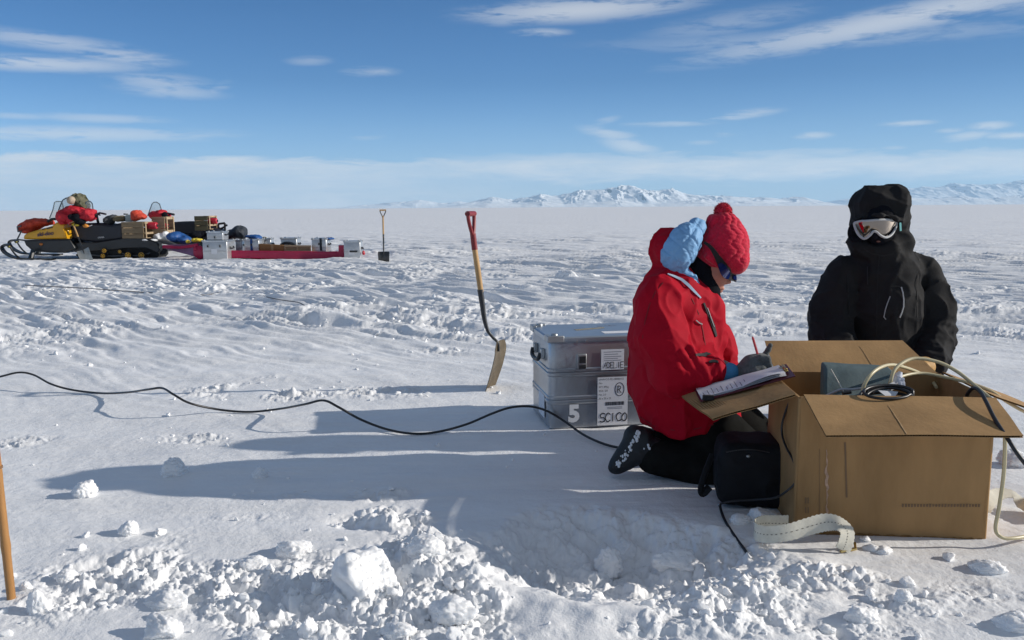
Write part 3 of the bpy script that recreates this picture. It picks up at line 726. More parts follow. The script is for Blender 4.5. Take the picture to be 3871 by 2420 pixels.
cable('beige_hose', [W(2100, 930, 2.80), W(2104, 900, 2.78), W(2118, 868, 2.80), W(2158, 847, 2.84), W(2215, 855, 2.84), W(2260, 877, 2.82), W(2296, 905, 2.78), W(2325, 929, 2.72), W(2352, 955, 2.66), W(2371, 1000, 2.60), W(2374, 1060, 2.58), W(2370, 1130, 2.60), W(2360, 1200, 2.60), W(2352, 1250, 2.60), W(2368, 1270, 2.59), W(2400, 1271, 2.60), W(2440, 1264, 2.64)], .0062, BEIGE, 'beige cable arching highest over the box, then dropping past its right side to the snow', 'cable')
cable('beige_hose', [W(2108, 905, 2.86), W(2134, 888, 2.92), W(2180, 882, 2.96), W(2240, 893, 2.94), W(2290, 905, 2.90), W(2340, 924, 2.86), W(2380, 950, 2.84), W(2419, 972, 2.84), W(2500, 1010, 2.9)], .0058, BEIGE, 'beige cable lying lowest across the right flap of the box', 'cable')
cable('black_lead', [W(2282, 950, 2.74), W(2286, 930, 2.72), W(2300, 917, 2.69), W(2316, 926, 2.64), W(2330, 950, 2.57), W(2350, 990, 2.49), W(2380, 1036, 2.41), W(2419, 1092, 2.36), W(2500, 1180, 2.3)], .0062, RUBBER, 'black cable hanging out over the front flap at the right edge of the box', 'cable')
CLEAR = mat('white_plastic', (.62, .64, .72), .35)
root = thing('cable_connector', W(2118, 905, 2.80), 'white plastic connector with paper tags among the cables in the box', 'connector')
m = MB(); m.tube([W(2108, 908, 2.80), W(2122, 889, 2.80)], .012, 10); m.tube([W(2122, 889, 2.80), W(2128, 878, 2.80)], [.015, .006], 10); m.build('body', CLEAR, root)
m = MB(); m.slab([W(2089, 910, 2.76), W(2112, 902, 2.77), W(2122, 916, 2.77), W(2099, 926, 2.76)], (0, -1, .2), .001, 4, 4, .004, 2, 1); m.build('tag', PAPER, root)
m = MB(); m.slab([W(2074, 922, 2.73), W(2122, 925, 2.73), W(2116, 935, 2.71), W(2092, 936, 2.71)], (0, -1, .2), .001, 4, 4, .004, 2, 2); m.build('tag', PAPER, root)
m = MB(); m.slab([W(2118, 886, 2.79), W(2136, 893, 2.79), W(2139, 912, 2.78), W(2124, 918, 2.78)], (.2, -1, .2), .001, 5, 5, .010, 2, 4); m.build('tag', CLEAR, root)

# ------------------------------------------------------------------ metal case with labels
def text_mesh(body, size, bold=0.0):
    c = bpy.data.curves.new('lettering', 'FONT'); c.body = body; c.size = size; c.resolution_u = 3; c.offset = bold
    o = bpy.data.objects.new('lettering', c); COL.objects.link(o)
    dg = bpy.context.evaluated_depsgraph_get(); me = bpy.data.meshes.new_from_object(o.evaluated_get(dg)); me = me.copy()
    bpy.data.objects.remove(o); return me
def put_text(name, body, size, m, parent, origin, ux, uy, center=False, squeeze=1.0, lift=.0008, bold=0.0):
    me = text_mesh(body, size, bold); nrm = ux.cross(uy).normalized(); org = worldloc(parent)
    wdt = max((v.co.x for v in me.vertices), default=0)
    for v in me.vertices:
        x = (v.co.x - (wdt / 2 if center else 0)) * squeeze
        v.co = origin + ux * x + uy * v.co.y + nrm * lift - org
    me.name = name; return link(name, me, m, parent)
HAND = {'A': [[(0, 0), (.4, 1), (.8, 0)], [(.15, .4), (.65, .4)]], 'D': [[(0, 0), (0, 1)], [(0, 1), (.45, .92), (.7, .5), (.45, .08), (0, 0)]], 'E': [[(0, 1), (0, 0)], [(.65, 1), (0, 1)], [(0, .5), (.5, .5)], [(0, 0), (.65, 0)]],
        'L': [[(0, 1), (0, 0), (.6, 0)]], 'I': [[(.3, 1), (.3, 0)]], 'S': [[(.75, .9), (.4, 1), (.1, .8), (.2, .55), (.6, .45), (.7, .2), (.4, 0), (0, .1)]], 'C': [[(.75, .85), (.4, 1), (.05, .65), (.05, .3), (.35, 0), (.75, .15)]],
        'O': [[(.4, 1), (.05, .6), (.1, .2), (.4, 0), (.7, .25), (.72, .7), (.4, 1)]], 'R': [[(.1, 0), (.15, 1)], [(.15, 1), (.5, .98), (.65, .75), (.5, .55), (.15, .5)], [(.3, .5), (.75, 0)]]}
def handwrite(name, body, h, m, parent, origin, ux, uy, pen=.0035, gap=1.0, lift=.0008):
    nrm = ux.cross(uy).normalized(); q = MB(); x = 0; rng = random.Random(len(body))
    for ch in body:
        for st in HAND[ch]:
            P = spline([origin + ux * (x + a * h * .85 + rng.uniform(-.03, .03) * h) + uy * ((b + rng.uniform(-.04, .04)) * h) for a, b in st], 3) if len(st) > 3 else [origin + ux * (x + a * h * .85) + uy * (b * h) for a, b in st]
            ribbon_on(q, [(p + nrm * lift, nrm) for p in P], pen, .0003)
        x += h * .85 * gap
    return q.build(name, m, parent, smooth=False)
def cell_case(name, O, ux, uy, L, D, Hh, label, group, detail=1, lidh=.03, m=ALU):
    """ribbed aluminium case: O = its front left bottom corner, ux along the front, uy away from the viewer"""
    ux = Vector(ux).normalized(); uy = Vector(uy).normalized(); uz = Vector((0, 0, 1))
    def q(a, b, c): return O + ux * a + uy * b + uz * c
    root = thing(name, q(L / 2, D / 2, 0), label, 'case', group); b = .012 if detail else .01
    rd = .035 if detail else .02
    def ring(z, ins):
        pts = []
        for (cx, cy, a0) in ((L - rd, D - rd, 0), (rd, D - rd, 90), (rd, rd, 180), (L - rd, rd, 270)):
            for k in range(6):
                a = R(a0 + 90 * k / 5); pts.append(q(cx + (rd - ins) * math.cos(a), cy + (rd - ins) * math.sin(a), z))
        return pts
    def loft(levels, nm, mm, par):
        s = MB(); n = 24
        for z_, ins in levels: s.v += ring(z_, ins)
        for i in range(len(levels) - 1):
            for k in range(n): k2 = (k + 1) % n; s.f.append((i * n + k, i * n + k2, (i + 1) * n + k2, (i + 1) * n + k))
        s.f.append(tuple(range(n - 1, -1, -1))); s.f.append(tuple((len(levels) - 1) * n + k for k in range(n)))
        return s.build(nm, mm, par, angle=30)
    zt = Hh - lidh; g = .0045 if detail else .004
    lv = [(0, .008), (.008, 0)]
    for zc in ((.34, .66) if detail else (.5,)):
        zc *= zt; hw = .022
        lv += [(zc - hw, 0), (zc - hw + .006, -g), (zc - .005, -g), (zc, 0), (zc + .005, -g), (zc + hw - .006, -g), (zc + hw, 0)]
    lv += [(zt - .004, 0), (zt, .002)]
    loft(lv, 'body', m, root)
    lid = loft([(zt + .001, -.004), (zt + .008, -.006), (Hh - .006, -.006), (Hh, .002)], 'lid', ALU_LID, root)
    cn = []
    for (cx, cy, sx, sy) in ((0, 0, 1, 1), (L, 0, -1, 1), (0, D, 1, -1), (L, D, -1, -1)):
        s = MB(); w_ = .075 if detail else .05; e = .010
        s.prism([q(cx - sx * e, cy - sy * e, zt + .003), q(cx + sx * w_, cy - sy * e, zt + .003), q(cx + sx * w_, cy + sy * .012, zt + .003), q(cx + sx * .012, cy + sy * .012, zt + .003), q(cx + sx * .012, cy + sy * w_, zt + .003), q(cx - sx * e, cy + sy * w_, zt + .003)], uz * (lidh + .004))
        s.tube([q(cx + sx * .035, cy + sy * .035, Hh - .004), q(cx + sx * .035, cy + sy * .035, Hh + .014)], [.02, .016], 10)
        cn.append(s.build('corner_cap', ALU_D, root, bevel=.003))
    def latch(a, nm='latch'):
        s = MB(); s.box(q(a, -.009, zt - .095), (.05, .012, .075), Matrix((ux, uy, uz)).transposed()); l = s.build(nm, ALU_D, root, bevel=.003)
        s = MB(); s.box(q(a + .003, -.0165, zt - .086), (.034, .006, .034), Matrix((ux, uy, uz)).transposed()); s.box(q(a + .003, -.0165, zt - .123), (.034, .006, .020), Matrix((ux, uy, uz)).transposed()); s.build('catch', BLACKP, l)
        return l
    return root, q, lid, latch, zt
cx0, cx1 = W(1302, 1012, 4.06), W(1500, 990, 4.06)
cO = Vector((.185, 4.07, gz(.3, 4.1) - .01)); cux = Vector((1, -.045, 0)); cuy = Vector((.01, 1, 0))
case, cq, clid, clatch, czt = cell_case('metal_case', Vector((.185, 4.07, 0)), Vector((.985, .17, 0)), Vector((-.17, .985, 0)), .78, .44, .475, 'big dented aluminium case with white labels standing on the snow behind the person in red', None)
ux = Vector((.985, .17, 0)).normalized(); uy = Vector((-.17, .985, 0)).normalized(); uz = Vector((0, 0, 1))
clatch(.165); clatch(.60)
for a in (.14, .19): MB().tube([cq(a, -.006, .452), cq(a, -.0135, .452)], .006, 8).build('rivet', ALU, case)
# handle on the short side
for b_ in (.12, .30): MB().box(cq(-.010, b_, .375), (.02, .035, .05), Matrix((ux, uy, uz)).transposed()).build('handle_bracket', ALU_D, case, bevel=.003)
hh = MB(); hh.tube(spline([cq(-.022, .115, .375), cq(-.030, .13, .345), cq(-.032, .21, .335), cq(-.030, .29, .345), cq(-.022, .305, .375)], 5), .011, 10); hh.build('handle', BLACKP, case)
# labels, with their writing
def plate(a0, z0, a1, z1, nm, m_=PAPER, off=-.0062):
    return MB().box((cq(a0, off, z0) + cq(a1, off, z1)) / 2, (a1 - a0, .0012, z1 - z0), Matrix((ux, uy, uz)).transposed()).build(nm, m_, case)
lab1 = plate(.268, .300, .388, .405, 'label')
handwrite('lettering', 'ADELIE', .030, INK, lab1, cq(.280, -.0069, .309), ux, uz, .0032, .70)
m = MB()
for k, zz in enumerate((.392, .380, .368, .358, .348)):
    m.box(cq(.328 - .008 * (k % 2), -.0071, zz), (.092 - .02 * (k % 2), .0005, .003), Matrix((ux, uy, uz)).transposed())
m.build('small_print', INK_S, lab1)
lab2 = plate(.250, .012, .410, .262, 'label')
handwrite('lettering', 'SCICO', .044, INK, lab2, cq(.262, -.0069, .030), ux, uz, .0055, .78)
handwrite('lettering', 'R', .036, INK, lab2, cq(.352, -.0069, .178), ux, uz, .004)
m = MB(); ring_ = [(cq(.366 + .024 * math.cos(a), -.0071, .197 + .034 * math.sin(a)), -uy) for a in [2 * math.pi * i / 20 for i in range(21)]]; ribbon_on(m, ring_, .0034, .0003); m.build('circle_mark', INK, lab2)
for k, (tx, zz) in enumerate((('UNAVCO PLS 00000152', .247), ('No:', .228), ('WT: 89kg', .208), ('VOL: 2.8', .188), ('No. 2.0', .168), ('30 x 20 x 23', .148))):
    put_text('lettering', tx, .0135, INK, lab2, cq(.256, -.0069, zz), ux, uz, squeeze=.95)
m = MB(); rng = random.Random(9); xx = .292
while xx < .392:
    w_ = rng.choice((.001, .0018, .003)); m.box(cq(xx + w_ / 2, -.0072, .124), (w_, .0005, .018), Matrix((ux, uy, uz)).transposed()); xx += w_ + rng.choice((.001, .0016))
m.build('barcode', INK, lab2)
m = MB()
for zz in (.105, .098): m.box(cq(.342, -.0071, zz), (.08, .0005, .0028), Matrix((ux, uy, uz)).transposed())
m.build('small_print', INK_S, lab2)
put_text('number_mark', '5', .118, WHITEP, case, cq(.098, -.0062, .042), ux, uz, squeeze=1.0, bold=.006)
m = MB().box(cq(-.0055, .16, .10), (.0012, .14, .12), Matrix((ux, uy, uz)).transposed()); m.build('label', PAPER, case)
# things stuck and scribbled on the lid
m = MB(); m.slab([cq(.19, .20, .4755), cq(.36, .255, .4755), cq(.365, .285, .4755), cq(.185, .235, .4755)], (0, 0, 1), .001, 6, 2, .001, 3, 2); m.build('old_sticker', mat('worn_sticker', (.30, .27, .20), .8, var=.5, vscale=60), case)
m = MB(); m.box(cq(.38, .10, .4758), (.15, .07, .001), Matrix((ux, uy, uz)).transposed()); m.build('label', PAPER, case)
m = MB()
for (a, b_, r_) in ((.43, .34, .018), (.40, .33, .014), (.355, .325, .012)):
    ribbon_on(m, [(cq(a + r_ * math.cos(t) * 1.3, b_ + r_ * math.sin(t), .4756), uz) for t in [2 * math.pi * i / 14 for i in range(13)]], .002, .0003)
m.build('scribble', INK_S, case)

# ------------------------------------------------------------------ shovels
def blade_mesh(pts_fn, rows=14, cols=9, th=.003):
    m = MB(); A = [[pts_fn(i / rows, j / cols) for j in range(cols + 1)] for i in range(rows + 1)]
    m.grid(A); off = Vector((0, 0, 0)); m2 = [[p + (A[min(i + 1, rows)][j] - A[max(i - 1, 0)][j]).cross(r[min(j + 1, cols)] - r[max(j - 1, 0)]).normalized() * th for j, p in enumerate(r)] for i, r in enumerate(A)]
    m.grid(m2)
    n = cols + 1; o = (rows + 1) * n
    rim = [j for j in range(cols)] + [i * n + cols for i in range(rows)] + [rows * n + j for j in range(cols, 0, -1)] + [i * n for i in range(rows, 0, -1)]
    for i in range(len(rim)): a, c = rim[i], rim[(i + 1) % len(rim)]; m.f.append((a, c, o + c, o + a))
    return m
def shovel(label, foot, axis, side, L, handle_m, group, grip='D', blade_m=STEEL_B, crook=.10, blade_l=.30, blade_w=.24):
    """foot: where the blade tip enters the snow; axis: up along the shaft; side: across the blade"""
    axis = Vector(axis).normalized(); side = Vector(side); side = (side - axis * side.dot(axis)).normalized(); fw = side.cross(axis).normalized()
    root = thing('shovel', foot, label, 'shovel', group)
    def q(a, f, s=0.0): return foot + axis * a + fw * f + side * s
    def bl(u, v):
        a = -.02 + (blade_l + .02) * u; s = (v - .5) * blade_w * (1 - .10 * (1 - u) - .22 * max(0, u - .9) * 10 * .3)
        f = .045 * math.sin(u * 2.4) - .030 * (1 - (2 * v - 1) ** 2) * (.4 + .6 * u)
        return q(a, f, s)
    blade_mesh(bl).build('blade', blade_m, root, angle=50)
    neck = spline([q(blade_l * .62, .020), q(blade_l, .018), q(blade_l + .06, -.012), q(blade_l + .13, -crook * .75), q(blade_l + .22, -crook), q(blade_l + .36, -crook)], 6)
    k = len(neck); MB().tube(neck, [.010 + .007 * min(1, i / (k * .4)) for i in range(k)], 12).build('socket', STEEL_D, root)
    top = L - .125
    MB().tube([q(blade_l + .30, -crook), q(blade_l + .45, -crook - .002), q(top, -crook)], [.0165, .0175, .0165], 12).build('shaft', WOOD, root)
    gm = MB()
    if grip == 'red':
        gm.tube([q(top - .10, -crook), q(top, -crook)], .0185, 12)
        for s in (-1, 1): gm.tube(spline([q(top - .01, -crook, 0), q(top + .035, -crook, s * .030), q(top + .08, -crook, s * .05), q(top + .125, -crook, s * .052)], 5), .0115, 10)
        gm.tube([q(top + .122, -crook, -.058), q(top + .122, -crook, .058)], .0165, 12)
        gm.build('grip', handle_m, root)
    else:
        for s in (-1, 1): gm.tube(spline([q(top - .06, -crook, 0), q(top + .01, -crook, s * .022), q(top + .07, -crook, s * .052), q(top + .115, -crook, s * .058)], 5), .010, 10)
        gm.build('yoke', STEEL_D, root); MB().tube([q(top + .115, -crook, -.066), q(top + .115, -crook, .066)], .0155, 12).build('grip', WOOD, root)
    return root
f1 = W(1147, 915, 5.05)
sh = thing('shovel', Vector((f1.x, 5.05, gz(f1.x, 5.05))), 'red-gripped shovel stuck upright in the snow left of the aluminium case', 'shovel')
def sq(x, y, side=0.0, off=0.0): return W(x, y, 5.05) + Vector((.29, .957, 0)) * side + Vector((.957, -.29, 0)) * off
MB().tube([sq(1121, 586), sq(1129, 640), sq(1136, 690)], [.0165, .0178, .017], 14).build('shaft', WOOD, sh)
MB().tube(spline([sq(1134.5, 684), sq(1139, 716), sq(1144, 752), sq(1152, 780), sq(1164, 797), sq(1176, 810), sq(1178, 830)], 6), [.0185, .0185, .0182, .018, .0178, .0172, .017, .0165, .016, .0155, .015, .015, .0145, .014, .0135, .013, .0125, .012, .0115, .011, .0105, .010, .0098, .0096, .0094, .0092, .009, .0088, .0086, .0084, .0082, .008, .0078, .0076, .0074, .0072, .007], 14).build('socket', STEEL_D, sh)
def blade_pt(u, v):
    pr = [(1149, 925), (1158, 898), (1168, 865), (1175, 835), (1176, 806)]; t = u * 4; i = min(int(t), 3); f = t - i
    x = pr[i][0] * (1 - f) + pr[i + 1][0] * f; y = pr[i][1] * (1 - f) + pr[i + 1][1] * f
    wd = .225 * (.80 + .20 * min(1, u * 2.2)) * (1 - .35 * max(0, u - .88) / .12)
    return sq(x, y, (v - .5) * wd, .022 * (2 * v - 1) ** 2 + (.012 if abs(v - .5) < .01 and u > .4 else 0))
blade_mesh(blade_pt).build('blade', STEEL_B, sh, angle=50)
gm = MB(); gm.tube([sq(1121.5, 590), sq(1117, 552)], [.0185, .018], 12)
for s_ in (-1, 1): gm.tube(spline([sq(1117.5, 560, 0), sq(1115.5, 540, s_ * .030), sq(1113.5, 520, s_ * .050), sq(1112.5, 506, s_ * .054)], 5), .0118, 10)
gm.tube([sq(1112.3, 505, -.062), sq(1112.3, 505, .062)], .0165, 12); gm.build('grip', REDP, sh)
f2 = W(907, 620, 17.2); f2.z = gz(f2.x, 17.2) - .02
shovel('black-bladed shovel standing upright in the snow to the right of the sled', f2, Vector((-.005, .05, 1)), (1, .1, 0), W(903, 495, 17.2).z - f2.z, None, None, 'D', STEEL_D, .05, .24, .24)

# ------------------------------------------------------------------ bamboo pole
BAMBOO = mat('bamboo', (.40, .20, .065), .45, var=.3, vscale=12, stretch=(1, 1, .15), bump=.1, bscale=50)
b0 = G(28, 1418); b0.z = gz(b0.x, b0.y) - .05; b1 = W(-14, 1040, 2.27); b2 = b0 + (b1 - b0) * 2.3
pole = thing('bamboo_pole', b0, 'leaning brown bamboo pole stuck in the snow at the left edge', 'pole')
n = 40; pts = [b0.lerp(b2, i / n) for i in range(n + 1)]
rad = [.0118 + .0026 * math.exp(-((((i / n) * 5.2 + .62) % 1.0 - .5) / .05) ** 2) for i in range(n + 1)]
MB().tube(pts, rad, 14).build('stem', BAMBOO, pole, angle=80)
for kk in (0.0,):
    MB().tube([b0.lerp(b2, .366), b0.lerp(b2, .372)], .0145, 14).build('node_ring', mat('bamboo_node', (.20, .10, .04), .6), pole)

# ------------------------------------------------------------------ long cable over the snow
cp = [(-60, 905), (0, 890), (45, 880), (80, 886), (120, 907), (170, 921), (240, 929), (300, 927), (350, 920), (383, 917), (410, 932), (450, 953), (520, 968), (590, 973), (660, 966), (720, 955), (764, 946), (800, 962), (850, 990), (910, 1013), (970, 1024), (1030, 1021), (1100, 1003), (1160, 978), (1205, 963), (1250, 960), (1290, 970), (1330, 993), (1380, 1028), (1430, 1050), (1475, 1060)]
humps = {45: .10, 383: .13, 764: .14, 1205: .12, 1250: .12}
pts = []
for x, y in cp:
    lift = sum(0 for _ in ())
    zz = .012 + max(a * math.exp(-((x - c) / 85.0) ** 2) for c, a in humps.items())
    p = G(x, y, zz); g_ = gz(p.x, p.y); p = G(x, y, max(zz, g_ + .008)); pts.append(p)
cable('cable', pts, .0062, RUBBER, 'long black cable looping across the snow in front of the aluminium case', 'cable', 8, 8)

rp_ = []
for x, y in ((60, 674), (79, 675), (200, 681), (330, 690), (470, 697), (520, 692), (600, 697), (660, 708), (702, 714), (720, 722)):
    q_ = G(x, y); q_ = G(x, y, gz(q_.x, q_.y) + .02); rp_.append(q_)
cable('rope', rp_, .0065, mat('grey_rope', (.16, .16, .17), .8), 'thin dark rope lying across the trampled snow short of the camp', 'rope', 6, 6)
# ------------------------------------------------------------------ webbing strap with its buckle, on edge in the snow
def strap(label, path, width, lean, tail_buckle, parent_name='webbing_strap'):
    P = spline([p for p in path], 8); n = len(P); Ls = spline([Vector(l) for l in lean], 8)
    root = thing(parent_name, P[0], label, 'strap')
    m = MB(); rows0 = []; rows1 = []
    for i in range(n):
        t = (P[min(i + 1, n - 1)] - P[max(i - 1, 0)]).normalized(); up = (Ls[i] - t * Ls[i].dot(t)).normalized(); nr = t.cross(up).normalized()
        jag = .0013 * (1 if i % 2 else -1)
        us = [-1, -.6, 0, .6, 1]
        rows0.append([P[i] + up * (u * width / 2 + (jag * (1 if u > 0 else -1) if abs(u) == 1 else 0)) + nr * .0012 for u in us])
        rows1.append([P[i] + up * (u * width / 2 + (jag * (1 if u > 0 else -1) if abs(u) == 1 else 0)) - nr * .0012 for u in us])
    m.grid(rows0); m.grid([r[::-1] for r in rows1]); m.build('band', WEB, root, angle=60)
    s = MB()
    for i in (range(1, n - 2, 2) if tail_buckle else ()):
        for sg in (1, -1):
            t = (P[i + 1] - P[i]).normalized(); up = (Ls[i] - t * Ls[i].dot(t)).normalized(); nr = t.cross(up).normalized() * sg
            a, b = P[i].lerp(P[i + 1], .1), P[i].lerp(P[i + 1], .95)
            s.add([a + up * .0013 + nr * .0021, b + up * .0013 + nr * .0021, b - up * .0013 + nr * .0021, a - up * .0013 + nr * .0021], [(0, 1, 2, 3)])
    if tail_buckle: s.build('stitching', WEB_D, root, smooth=False)
    if tail_buckle:
        e = P[-1]; t = (P[-1] - P[-4]).normalized(); up = Ls[-1].normalized(); q = MB()
        c = e + t * .004; w = width * .62; fwd = Vector((1, .35, 0)).normalized()
        for a, b in ((c - fwd * .005 - up * 0, c + fwd * .055), (c + Vector((.01, .03, .008)), c + fwd * .055 + Vector((.01, .03, .008))), (c + fwd * .055, c + fwd * .055 + Vector((.01, .03, .008))), (c + fwd * .028, c + fwd * .028 + Vector((.01, .03, .008)))):
            q.tube([a, b], .0042, 8)
        q.build('buckle', BRASS, root)
    return root
SW = .056
sp = [W(1862, 1236, 2.66), W(1830, 1236, 2.66), W(1800, 1236, 2.65), W(1783, 1244, 2.62), W(1787, 1257, 2.585), W(1815, 1263, 2.57), W(1860, 1258, 2.57), W(1910, 1244, 2.585), W(1950, 1234, 2.59), W(1982, 1238, 2.575), W(2001, 1256, 2.56), W(1998, 1282, 2.545), W(1990, 1300, 2.54)]
ln = [(0, 0, 1), (0, 0, 1), (0, -.1, 1), (0, -.1, 1), (0, .05, 1), (0, .1, 1), (0, .1, 1), (-.1, .25, 1), (-.05, .5, .8), (.3, .75, .55), (.75, .5, .3), (.9, .3, .12), (.97, .15, .02)]
strap('cream webbing strap with brass buckle curled on the snow against the front of the box', sp, SW, ln, True)
sp2 = [G(2322, 1206, .03), G(2338, 1182, .05), G(2362, 1166, .055), G(2392, 1168, .05), G(2420, 1190, .03), G(2470, 1225, .02)]
strap('cream webbing strap arching out of the snow behind the right side of the box', sp2, .05, [(.2, .9, .3), (.2, .9, .5), (.1, .9, .4), (0, .9, .4), (0, .9, .4), (0, .9, .3)], False)

# ------------------------------------------------------------------ black bag before her knees
BAG = mat('black_nylon', (.009, .010, .013), .8, var=.3, vscale=14, bump=.2, bscale=60, spec=.25)
bc = W(1772, 1120, 3.05)
bag = thing('camera_bag', Vector((bc.x, bc.y, 0)), 'padded black bag standing on the snow between the person in red and the box', 'bag')
rb = Matrix.Rotation(R(-8), 3, 'Z')
def bagf(P):
    c = (bc.x, bc.y, .132)
    d = s_box(P, c, (.132, .115, .130), .045, rb)
    tz = (P[2] - .132) / .13
    d = d + .018 * np.clip(tz, -1, 1) ** 2 * (tz > 0) * 1.0
    d = folds(P, d, .006, (8, 8, 11), 3); return d
lo, hi = bounds([(bc.x - .2, bc.y - .2, -.02), (bc.x + .2, bc.y + .2, .34)], 0); soft('body', bagf, lo, hi, .006, BAG, bag)
bvb = bvh_of(bag.children[0])
m = MB(); ribbon_on(m, on_surface(bvb, [(1716 + i * 6, 1068 - 6 * math.sin(i / 16 * math.pi)) for i in range(18)], .001), .004, .003); m.build('zip', BLACKP, bag)
m = MB(); m.ell(W(1700, 1193, 2.93), .008, 8, 6); m.build('rivet', ALU, bag)
m = MB(); p_, n_ = hit(bvb, 1768, 1078); m.ell(p_, (.008, .004, .006), 8, 6); m.build('badge', ALU, bag)
m = MB(); P = spline([W(1682, 1075, 3.0), W(1668, 1110, 2.97), W(1656, 1150, 2.96), W(1660, 1166, 2.96), W(1676, 1150, 2.96)], 6)
for off in (0,): m.tube(P, .016, 10, flat=.6)
m.build('strap', BAG, bag)
cable('black_lead', [W(1700, 1192, 2.93), W(1705, 1212, 2.88), W(1716, 1236, 2.80), W(1738, 1270, 2.70), W(1757, 1296, 2.62), W(1773, 1320, 2.56), W(1779, 1332, 2.54)], .0052, RUBBER, 'thin black lead running from the black bag down into the dug hole', 'cable')
cable('black_lead', [W(1702, 1190, 2.92), W(1730, 1184, 2.90), W(1780, 1181, 2.88), W(1830, 1176, 2.80), W(1856, 1162, 2.745), W(1876, 1144, 2.73), W(1884, 1122, 2.725), W(1874, 1088, 2.76), W(1858, 1058, 2.82), W(1848, 1028, 2.87), W(1848, 1000, 2.88), W(1858, 966, 2.86), W(1868, 944, 2.84)], .0040, RUBBER, 'thin dark lead looping from the black bag up the left side of the box', 'cable')

# ------------------------------------------------------------------ snow lumps big enough to count, and loose crumbs
def clod(seed, sx, sy, sz, cuts=4, rough=.16):
    rg = random.Random(seed); bm = bmesh.new(); bmesh.ops.create_icosphere(bm, subdivisions=5, radius=1)
    A = np.array([v.co[:] for v in bm.verts], np.float32)
    for k in range(cuts):
        nn = np.array([rg.uniform(-1, 1), rg.uniform(-1, 1), rg.uniform(-.2, 1)], np.float32); nn /= np.linalg.norm(nn); d = rg.uniform(.55, .85)
        h = A @ nn; ex = np.maximum(h - d, 0); A = A - nn * (ex * .85)[:, None]
    q = A * 1.2 + seed * 3.1; pn = lambda f, sd: perlin3(q[:, 0] * f, q[:, 1] * f, q[:, 2] * f, sd)
    A = A * (1 + rough * (1.5 * pn(1, 2) + 1.0 * (np.abs(pn(2.1, 3)) * 2 - .5) + .55 * (np.abs(pn(4.6, 4)) * 2 - .5) + .30 * pn(10, 5) + .20 * pn(22, 6)))[:, None]
    A = A * np.array([sx, sy, sz], np.float32)
    F = [tuple(v.index for v in f.verts) for f in bm.faces]; bm.free()
    me = mesh_np('snow_lump', A, F); return me
LUMPS = [  # D px of the middle of its foot, half width px, height px, depth ratio, seed, cuts, label
 (195, 1172, 32, 46, .9, 1, 3, 'rounded white snow lump alone below the long shadow on the left'),
 (410, 1122, 33, 48, .9, 2, 2, 'blunt snow lump standing in the long shadow left of the person'),
 (612, 1128, 20, 30, .9, 3, 3, 'small snow lump inside the long shadow, right of the blunt one'),
 (86, 1450, 34, 72, .8, 4, 5, 'pointed snow lump beside the foot of the bamboo pole'),
 (60, 1392, 16, 22, .9, 5, 3, 'small round snow lump just behind the bamboo pole foot'),
 (156, 1370, 30, 30, .9, 6, 4, 'smooth dome of snow right of the bamboo pole'),
 (376, 1502, 56, 56, .8, 7, 5, 'large broken snow block at the bottom left with a smooth right face'),
 (390, 1430, 58, 38, .7, 8, 4, 'long low snow block above the large bottom left one'),
 (726, 1500, 26, 56, .9, 9, 6, 'upright square-sided snow block at the bottom of the rubble field'),
 (606, 1516, 36, 34, .8, 10, 5, 'tilted snow slab left of the upright square-sided block'),
 (690, 1310, 48, 46, .8, 12, 5, 'slanting snow slab in the middle of the rubble field'),
 (590, 1345, 42, 34, .8, 13, 4, 'broad snow clod left of the slanting slab'),
 (300, 1262, 26, 38, .9, 14, 4, 'tall snow clod at the upper left of the rubble field'),
 (1062, 1462, 70, 56, .7, 16, 4, 'large snow boulder at the near edge of the dug hole'),
 (940, 1500, 46, 38, .8, 17, 4, 'snow boulder below the tread-stamped slab'),
 (1000, 1310, 52, 60, .8, 18, 4, 'cluster lump of snow at the left lip of the hole'),
 (1440, 1352, 36, 72, .8, 19, 5, 'narrow upright snow block standing at the right of the hole'),
 (1476, 1318, 34, 50, .8, 20, 5, 'snow block behind the narrow upright one by the hole'),
 (1600, 1346, 60, 60, .8, 21, 4, 'wide sunlit snow lump at the right lip of the hole'),
 (1650, 1310, 30, 36, .8, 22, 4, 'shaded snow lump behind the wide sunlit one'),
 (1806, 1232, 44, 42, .7, 23, 3, 'shaded snow lump heaped against the left side of the box'),
 (1748, 1236, 28, 26, .8, 24, 3, 'low shaded snow lump at the foot of the black bag'),
 (2062, 1300, 22, 18, .8, 25, 5, 'small crumb of snow beside the strap buckle'),
 (2090, 1306, 24, 16, .8, 26, 6, 'flat crumb of snow in front of the box'),
 (2036, 1466, 46, 46, .8, 27, 4, 'rounded snow lump in the right foreground with a dark shadowed side'),
 (2134, 1420, 24, 32, .9, 28, 4, 'small snow knob right of the rounded foreground lump'),
 (2146, 1382, 20, 22, .9, 29, 4, 'smaller snow knob farther back in the right foreground'),
 (2336, 1352, 44, 34, .8, 30, 5, 'blocky snow lump near the bottom right corner of the box'),
 (2404, 1486, 54, 46, .8, 31, 4, 'snow lump cut by the bottom right corner of the photo'),
 (2404, 1100, 40, 44, .8, 32, 3, 'smooth shaded snow lump at the right edge beyond the box'),
 (1340, 658, 30, 28, .6, 33, 7, 'pointed slab of snow far behind the red-gripped shovel'),
 (1396, 657, 22, 14, .6, 34, 6, 'flat slab of snow right of the far pointed slab'),
 (1955, 1494, 22, 22, .9, 35, 4, 'little snow clod at the bottom, left of the rounded foreground lump'),
]
